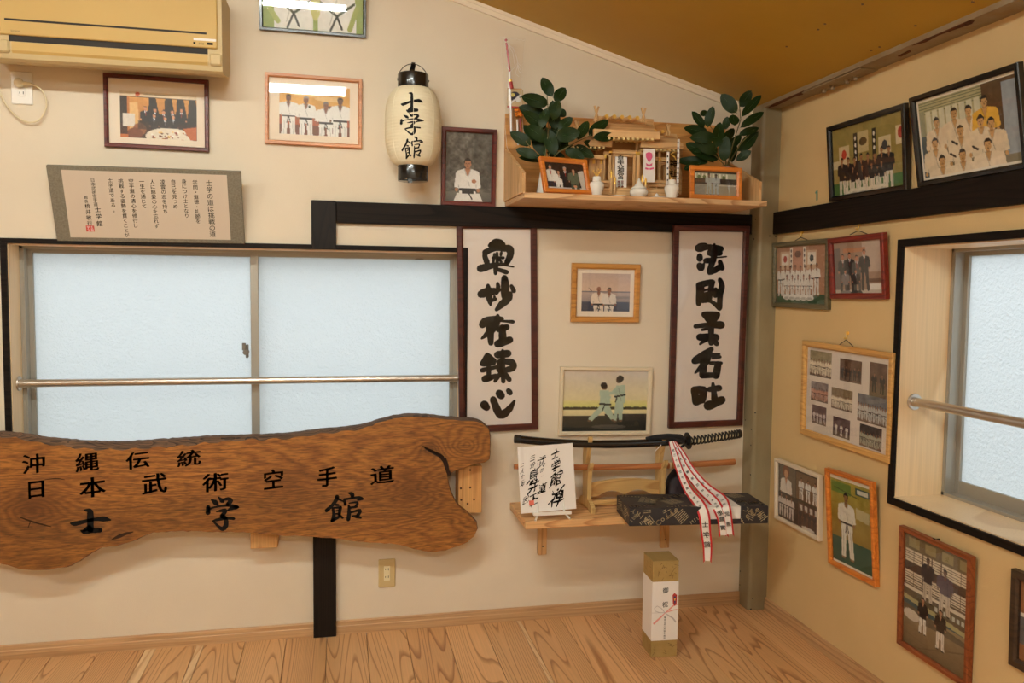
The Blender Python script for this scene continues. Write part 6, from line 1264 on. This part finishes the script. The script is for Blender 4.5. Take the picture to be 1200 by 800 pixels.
part('leg', MB().tube([(cxm, -.12, SZ+.003), (cxm, -.225, SZ+.22)], .0045, 8), M_white, t, world=True); part('crossbar', MB().cyl((xa_+.02, -.262, SZ+.075), (xb_-.02, -.262, SZ+.075), .003, n=8), M_white, t, world=True)
# crumpled dark cloth behind the gift box
m = MB(); q = V(*B(790, 580, .13)); rr = random.Random(2); vs = []; nu, nv = 14, 9
for i in range(nv):
    for j in range(nu):
        an = 2*PI*j/nu; u = i/(nv-1); r1 = (.062*math.cos(u*PI/2)**.6+.004)*(1+.22*math.sin(3*an+i)+.12*rr.uniform(-1, 1)); vs.append((-.455+r1*math.cos(an)*.85, -.105+r1*.75*math.sin(an), SZ+.001+u*.145*(1+.08*math.sin(an*2+1))))
m.add(vs, [(i*nu+j, i*nu+(j+1) % nu, (i+1)*nu+(j+1) % nu, (i+1)*nu+j) for i in range(nv-1) for j in range(nu)]+[tuple(range((nv-1)*nu, nv*nu)), tuple(range(nu))[::-1]], 0, True)
solo('cloth_bundle', m, paint('dark_plum_cloth', (52, 34, 40), .6, c2=(30, 22, 28), scale=18), 'dark crumpled cloth bundle between the sword rack and the gift box', 'cloth')
# ---------------- black gift box
M_gb = paint('black_wrap', (40, 38, 44), .5); M_gt = paint('printed_beige', (206, 190, 150), .6)
MG = Matrix.Translation((-.766, -.216, SZ)) @ Matrix.Rotation(-.105, 4, 'Z'); gw, gd, gh = .560, .212, .070
t = thing('gift_box', 'long black gift box with beige printed words and a white band, on the shelf end', 'gift box', MG)
part('box', MB().box(0, gw, -gd, 0, 0.0005, gh, c=.0015), M_gb, t)
bx0, bx1 = .300-.012, .458-.012
m = MB(); m.box(bx0, bx1, -gd-.0008, -gd, .022, gh+.0008); m.box(bx0, bx1, -gd-.0008, .0008, gh, gh+.0008); part('white_band', m, M_paper, t)
m = MB(); FR = Matrix.Translation((0, -gd-.0012, 0)); TP = Matrix.Translation((0, 0, gh+.0012)) @ Matrix.Rotation(-PI/2, 4, 'X'); LF = Matrix.Translation((-.0012, 0, 0)) @ Matrix.Rotation(-PI/2, 4, 'Z')
def gtext(s_, x, z, sz, rot, M, bold=.012, sx=1.0):
    c_, s1 = math.cos(rot), math.sin(rot); adv = 0
    for ch in s_:
        put_text(m, ch, x+c_*adv, z+s1*adv, sz, 0, bold=bold, rot=rot, M=M, sx=sx); adv += sz*.72
def stripes(x, z, n_, L_, rot, M, gap=.0078):
    for k in range(n_):
        c_, s1 = math.cos(rot), math.sin(rot); ox, oz = -s1*gap*k, c_*gap*k
        for (u0, u1) in ((0, .3), (.34, .62), (.66, 1)):
            a = (x+ox+c_*L_*u0, z+oz+s1*L_*u0); b = (x+ox+c_*L_*u1, z+oz+s1*L_*u1); w2 = .0011
            m.add([(a[0]+s1*w2, 0, a[1]-c_*w2), (b[0]+s1*w2, 0, b[1]-c_*w2), (b[0]-s1*w2, 0, b[1]+c_*w2), (a[0]-s1*w2, 0, a[1]+c_*w2)], [(0, 1, 2, 3)], 0, False, M)
def clip_in(x0_, x1_, z0_, z1_, i0, M):
    """keep the printed pattern within its face"""
    I = M.inverted(); keep = []; bad = set()
    for i in range(i0, len(m.v)):
        q = I @ Vector(m.v[i])
        if not (x0_ <= q.x <= x1_ and z0_ <= q.z <= z1_): bad.add(i)
    idx = [k for k, f in enumerate(m.f) if not any(v in bad for v in f)]
    m.f = [m.f[k] for k in idx]; m.m = [m.m[k] for k in idx]; m.sm = [m.sm[k] for k in idx]
def face_pattern(M, W_, H_, items):
    i0 = len(m.v)
    for it in items: (gtext if it[0] == 't' else stripes)(*it[1:], M) if it[0] == 's' else gtext(*it[1:], M)
    clip_in(.001, W_-.001, .001, H_-.001, i0, M)
face_pattern(FR, gw, gh, [('t', 'DAIRY', .082, .012, .029, 2.5), ('s', .100, .014, 7, .036, 2.2), ('t', 'Coffee', .115, .012, .030, .62), ('s', .055, .052, 4, .03, .1), ('s', .205, .006, 7, .045, .75), ('t', 'MILK', .25, .012, .02, .6), ('t', 'ffee', .455, .012, .034, .62), ('s', .47, .030, 4, .03, -.55), ('t', 'DAIRY', .468, .060, .030, -.42), ('t', 'MILK', .0, .012, .018, .9), ('s', .53, .01, 5, .03, .6), ('t', 'COFFEE', .15, .030, .014, .62), ('t', 'milk', .015, .035, .012, .3), ('s', .135, .05, 3, .05, .5)])
m2_items = [('t', 'DAIRY', .02, .03, .034, .25), ('s', .06, .10, 9, .07, -.4), ('t', 'Coffee', .13, .12, .040, .4), ('s', .18, .05, 8, .07, .5), ('t', 'ESPRESSO', .02, .19, .018, -.3), ('t', 'DAIRY', .47, .08, .03, -.5), ('s', .47, .13, 8, .06, .4), ('t', 'CREAM', .48, .03, .020, .5), ('t', 'MILK', .22, .18, .026, .3), ('s', .25, .01, 4, .04, .2), ('t', 'Coffee', .16, .015, .02, .1)]
face_pattern(TP @ Matrix.Translation((0, 0, 0)) , gw, gd, []) 
TPM = Matrix(((1, 0, 0, 0), (0, 0, 1, -gd), (0, -1, 0, gh+.0006), (0, 0, 0, 1)))
i0 = len(m.v)
for it in m2_items:
    if it[0] == 't': gtext(it[1], it[2], it[3], it[4], it[5], TPM)
    else: stripes(it[1], it[2], it[3], it[4], it[5], TPM)
clip_in(.001, gw-.001, .001, gd-.001, i0, TPM)
LFM = Matrix(((0, 1, 0, -.0006), (-1, 0, 0, 0), (0, 0, 1, 0), (0, 0, 0, 1))); i0 = len(m.v)
for it in [('t', 'COFFEE', .01, .02, .022, .2), ('s', .03, .035, 5, .06, .2), ('t', 'MILK', .10, .03, .026, -.2), ('s', .14, .02, 6, .05, .4), ('t', 'DAIRY', .15, .055, .018, -.3)]:
    if it[0] == 't': gtext(it[1], it[2], it[3], it[4], it[5], LFM)
    else: stripes(it[1], it[2], it[3], it[4], it[5], LFM)
clip_in(.001, gd-.001, .001, gh-.001, i0, LFM)
part('printed_pattern', m, M_gt, t)
# ---------------- commemorative ribbons tied to the sword
M_rr = paint('ribbon_red', (196, 34, 40), .45); M_rw = paint('ribbon_white', (240, 234, 228), .5)
def ribbon(label, pts, text, tspan, halfw_c, tail=True):
    # pts: (px,py,off,width px)
    P3 = [V(*B(x, y, o)) for x, y, o, w_ in pts]; W3 = [w_*.0034*1.0 for *_, w_ in pts]; dn = []; wn_ = []
    for i in range(len(P3)-1):
        p0, p1, p2, p3 = P3[max(i-1, 0)], P3[i], P3[i+1], P3[min(i+2, len(P3)-1)]
        for k in range(6):
            u = k/6; dn.append(.5*((2*p1)+(p2-p0)*u+(2*p0-5*p1+4*p2-p3)*u*u+(3*p1-p0-3*p2+p3)*u**3)); wn_.append(W3[i]*(1-u)+W3[i+1]*u)
    dn.append(P3[-1]); wn_.append(W3[-1])
    t = thing('award_ribbon', label, 'ribbon', P3[0], 'red and white ribbons tied to the sword'); K = len(dn); fr_ = []
    for i in range(K):
        tg_ = (dn[min(i+1, K-1)]-dn[max(i-1, 0)]).normalized(); vw = (V(*CAM)-dn[i]).normalized(); sd = tg_.cross(vw).normalized(); sd = (sd+V(0, -.0, 0)).normalized(); fr_.append((tg_, sd, vw))
    cu = [-.5, -.32, .32, .5]; m = MB(); vs = []
    for i in range(K):
        for c_ in cu: vs.append(dn[i]-fr_[i][1]*c_*wn_[i]*-1+fr_[i][2]*(.003*math.cos(c_*6)))
    if tail: vs[-4] = vs[-4]+fr_[-1][0]*.010; vs[-1] = vs[-1]+fr_[-1][0]*.010
    for (a, mt, nm) in ((0, M_rr, 'red_border'), (1, M_rw, 'white_centre'), (2, M_rr, 'red_border')):
        mm_ = MB(); mm_.add(vs, [(i*4+a, i*4+a+1, (i+1)*4+a+1, (i+1)*4+a) for i in range(K-1)], 0, True)
        used = sorted({v for f in mm_.f for v in f}); mp_ = {v: k for k, v in enumerate(used)}; mm_.v = [mm_.v[v] for v in used]; mm_.f = [tuple(mp_[v] for v in f) for f in mm_.f]
        part(nm, mm_, mt, t, world=True)
    m = MB()
    for s_, u0, u1, sz in text:
        for k, ch in enumerate(s_):
            u = (u0+(u1-u0)*k/max(1, len(s_)-1))*(K-1); i = min(int(u), K-2); c0 = dn[i].lerp(dn[i+1], u-i); tg_, sd, vw = fr_[i]
            v, f = glyphs(ch, .012); m.add([c0+sd*(x*sz)-tg_*(y*sz)+vw*.0045 for x, y in v], f)
    part('lettering', m, M_ink, t, world=True); return t
ribbon('foremost red edged white ribbon, hanging lowest below the gift box', [(786, 517, .20, 5), (790, 531, .235, 8), (797, 552, .28, 9), (806, 573, .34, 10), (819, 590, .44, 13), (825, 603, .472, 13), (827, 622, .474, 12), (829, 640, .474, 11), (829, 657, .474, 9)], [('第三十回空手道選手権大会', .10, .52, .012), ('士学館', .70, .86, .026)], None, 1)
ribbon('middle red edged ribbon ending in a torn fork over the gift box front', [(788, 517, .195, 5), (794, 530, .225, 8), (804, 550, .27, 9), (820, 571, .33, 11), (836, 587, .43, 12), (842, 597, .476, 12), (846, 610, .478, 10), (848, 627, .478, 11)], [('記念大会優勝団体日本武術', .10, .66, .012), ('敢闘賞', .76, .92, .022)], None, 1)
ribbon('upper right red edged ribbon curving across the white band', [(790, 518, .19, 5), (799, 532, .22, 9), (811, 552, .26, 10), (828, 571, .32, 11), (845, 584, .42, 12), (850, 594, .484, 12), (853, 608, .488, 10), (855, 626, .488, 10)], [('全国空手道大会記念', .12, .66, .013), ('武道', .80, .90, .020)], None, 1)
# ---------------- tall gift box on the floor
MT_ = Matrix.Translation((-.6415, -.3990, 0)) @ Matrix.Rotation(-.06, 4, 'Z'); bw2, bd2, bh2 = .105, .115, .385
t = thing('bottle_gift_box', 'tall ochre bottle box with a white wrapper standing on the floor', 'gift box', MT_)
M_oc = paint('ochre_fibre_paper', (176, 146, 88), .8, c2=(168, 138, 80), scale=30)
part('box', MB().box(-bw2/2, bw2/2, -bd2/2, bd2/2, .0005, bh2-.006, c=.001), M_oc, t); part('lid_flap', MB().box(-bw2/2-.0006, bw2/2+.0006, -bd2/2-.0006, bd2/2, bh2-.006, bh2, c=.001), M_oc, t)
m = MB(); rr = random.Random(12)
for k in range(46):
    z = rr.choice([rr.uniform(.01, .06), rr.uniform(.31, .375)]); x = rr.uniform(-.045, .045); an = rr.uniform(0, PI); L_ = rr.uniform(.004, .011); c_, s1 = math.cos(an)*L_, math.sin(an)*L_; w2 = .0006; nx_, nz_ = -math.sin(an)*w2, math.cos(an)*w2
    if k % 3 == 0: m.add([(-bw2/2-.0008, x-c_-nx_, z-s1-nz_), (-bw2/2-.0008, x+c_-nx_, z+s1-nz_), (-bw2/2-.0008, x+c_+nx_, z+s1+nz_), (-bw2/2-.0008, x-c_+nx_, z-s1+nz_)], [(0, 1, 2, 3)])
    else: m.add([(x-c_-nx_, -bd2/2-.0010, z-s1-nz_), (x+c_-nx_, -bd2/2-.0010, z+s1-nz_), (x+c_+nx_, -bd2/2-.0010, z+s1+nz_), (x-c_+nx_, -bd2/2-.0010, z-s1+nz_)], [(0, 1, 2, 3)])
part('paper_fibre', m, paint('fibre_brown', (96, 74, 40), .8), t)
wz0, wz1 = .068, .303
m = MB().box(-bw2/2-.0009, bw2/2+.0009, -bd2/2-.0009, bd2/2, wz0, wz1); part('white_wrapper', m, M_paper, t)
m = MB(); yf = -bd2/2-.0013
put_text(m, '御', 0, .268, .024, yf, shear=.1, bold=.01); put_text(m, '祝', 0, .212, .024, yf, shear=.1, bold=.01); column(m, '株式会社八木菅平商店', 0, .160, .0085, yf, step=.0092, bold=.01)
part('lettering', m, M_ink, t)
def bow(pts, nm, mat, w2):
    m = MB(); vs = []
    for i, (x, z) in enumerate(pts):
        a = pts[max(i-1, 0)]; b = pts[min(i+1, len(pts)-1)]; d0, d1 = b[0]-a[0], b[1]-a[1]; l = math.hypot(d0, d1); n0, n1 = -d1/l*w2[i if i < len(w2) else -1], d0/l*w2[i if i < len(w2) else -1]; vs += [(x-n0, yf+.0002, z-n1), (x+n0, yf+.0002, z+n1)]
    m.add(vs, [(2*i, 2*i+1, 2*i+3, 2*i+2) for i in range(len(pts)-1)]); part(nm, m, mat, t)
PKb = paint('printed_salmon', (232, 160, 150), .8); GRb = paint('printed_grey', (196, 186, 182), .8)
lp = [(0.045*math.sin(a_)*1.0*(1 if True else 1), .178+.030*math.sin(2*a_)*.9) for a_ in np.linspace(0, PI/2+.9, 14)]
bow([(0, .178), (-.015, .197), (-.032, .207), (-.043, .200), (-.040, .187), (-.022, .180), (0, .178)], 'printed_bow_grey', GRb, [.0012]*7)
bow([(0, .178), (.016, .166), (.032, .156), (.046, .138)], 'printed_bow_grey', GRb, [.001, .0025, .003, .003]); bow([(0, .178), (-.014, .164), (-.030, .150), (-.046, .136)], 'printed_bow_pink', PKb, [.001, .003, .0036, .004])
bow([(0, .178), (.016, .190), (.034, .206), (.050, .210)], 'printed_bow_pink', PKb, [.001, .0028, .003, .002]); bow([(0, .178), (.02, .184), (.036, .188), (.050, .190)], 'printed_bow_pink', PKb, [.001, .0022, .002, .0014]); bow([(-.0525, .180), (0, .179)], 'printed_bow_grey', GRb, [.0008, .0008])
m = MB().prism([(.029, .248), (.037, .256), (.047, .248), (.046, .214), (.038, .204), (.031, .214)], yf-.0008, yf); nm_ = part('noshi_mark', m, paint('noshi_red', (190, 56, 44), .6), t)
m = MB().prism([(.034, .243), (.042, .243), (.041, .216), (.037, .212)], yf-.0016, yf-.0006); part('noshi_core', m, paint('noshi_blue', (64, 66, 110), .6), nm_); m = MB().prism([(.035, .236), (.041, .236), (.040, .226), (.036, .226)], yf-.0020, yf-.0014); part('noshi_fold', m, M_gold, nm_)

# small print and joined trimmings are too fine to pick apart singly
for o in COL.objects:
    if o.parent and o.name.split('.')[0] in ('lettering', 'printed_pattern', 'paper_fibre', 'ink_writing', 'brand_lettering', 'small_lettering', 'small_marks', 'seal_characters', 'handle_wrap', 'orange_blossom', 'white_cord', 'gold_cord', 'gold_sprig', 'gold_fitting', 'rafter_end', 'railing', 'socket_slots', 'screw_hole', 'pink_crest', 'red_seal') and 'kind' not in o:
        if o.name.split('.')[0] == 'handle_wrap' and 'practice' in o.parent.name: continue
        o['kind'] = 'stuff'
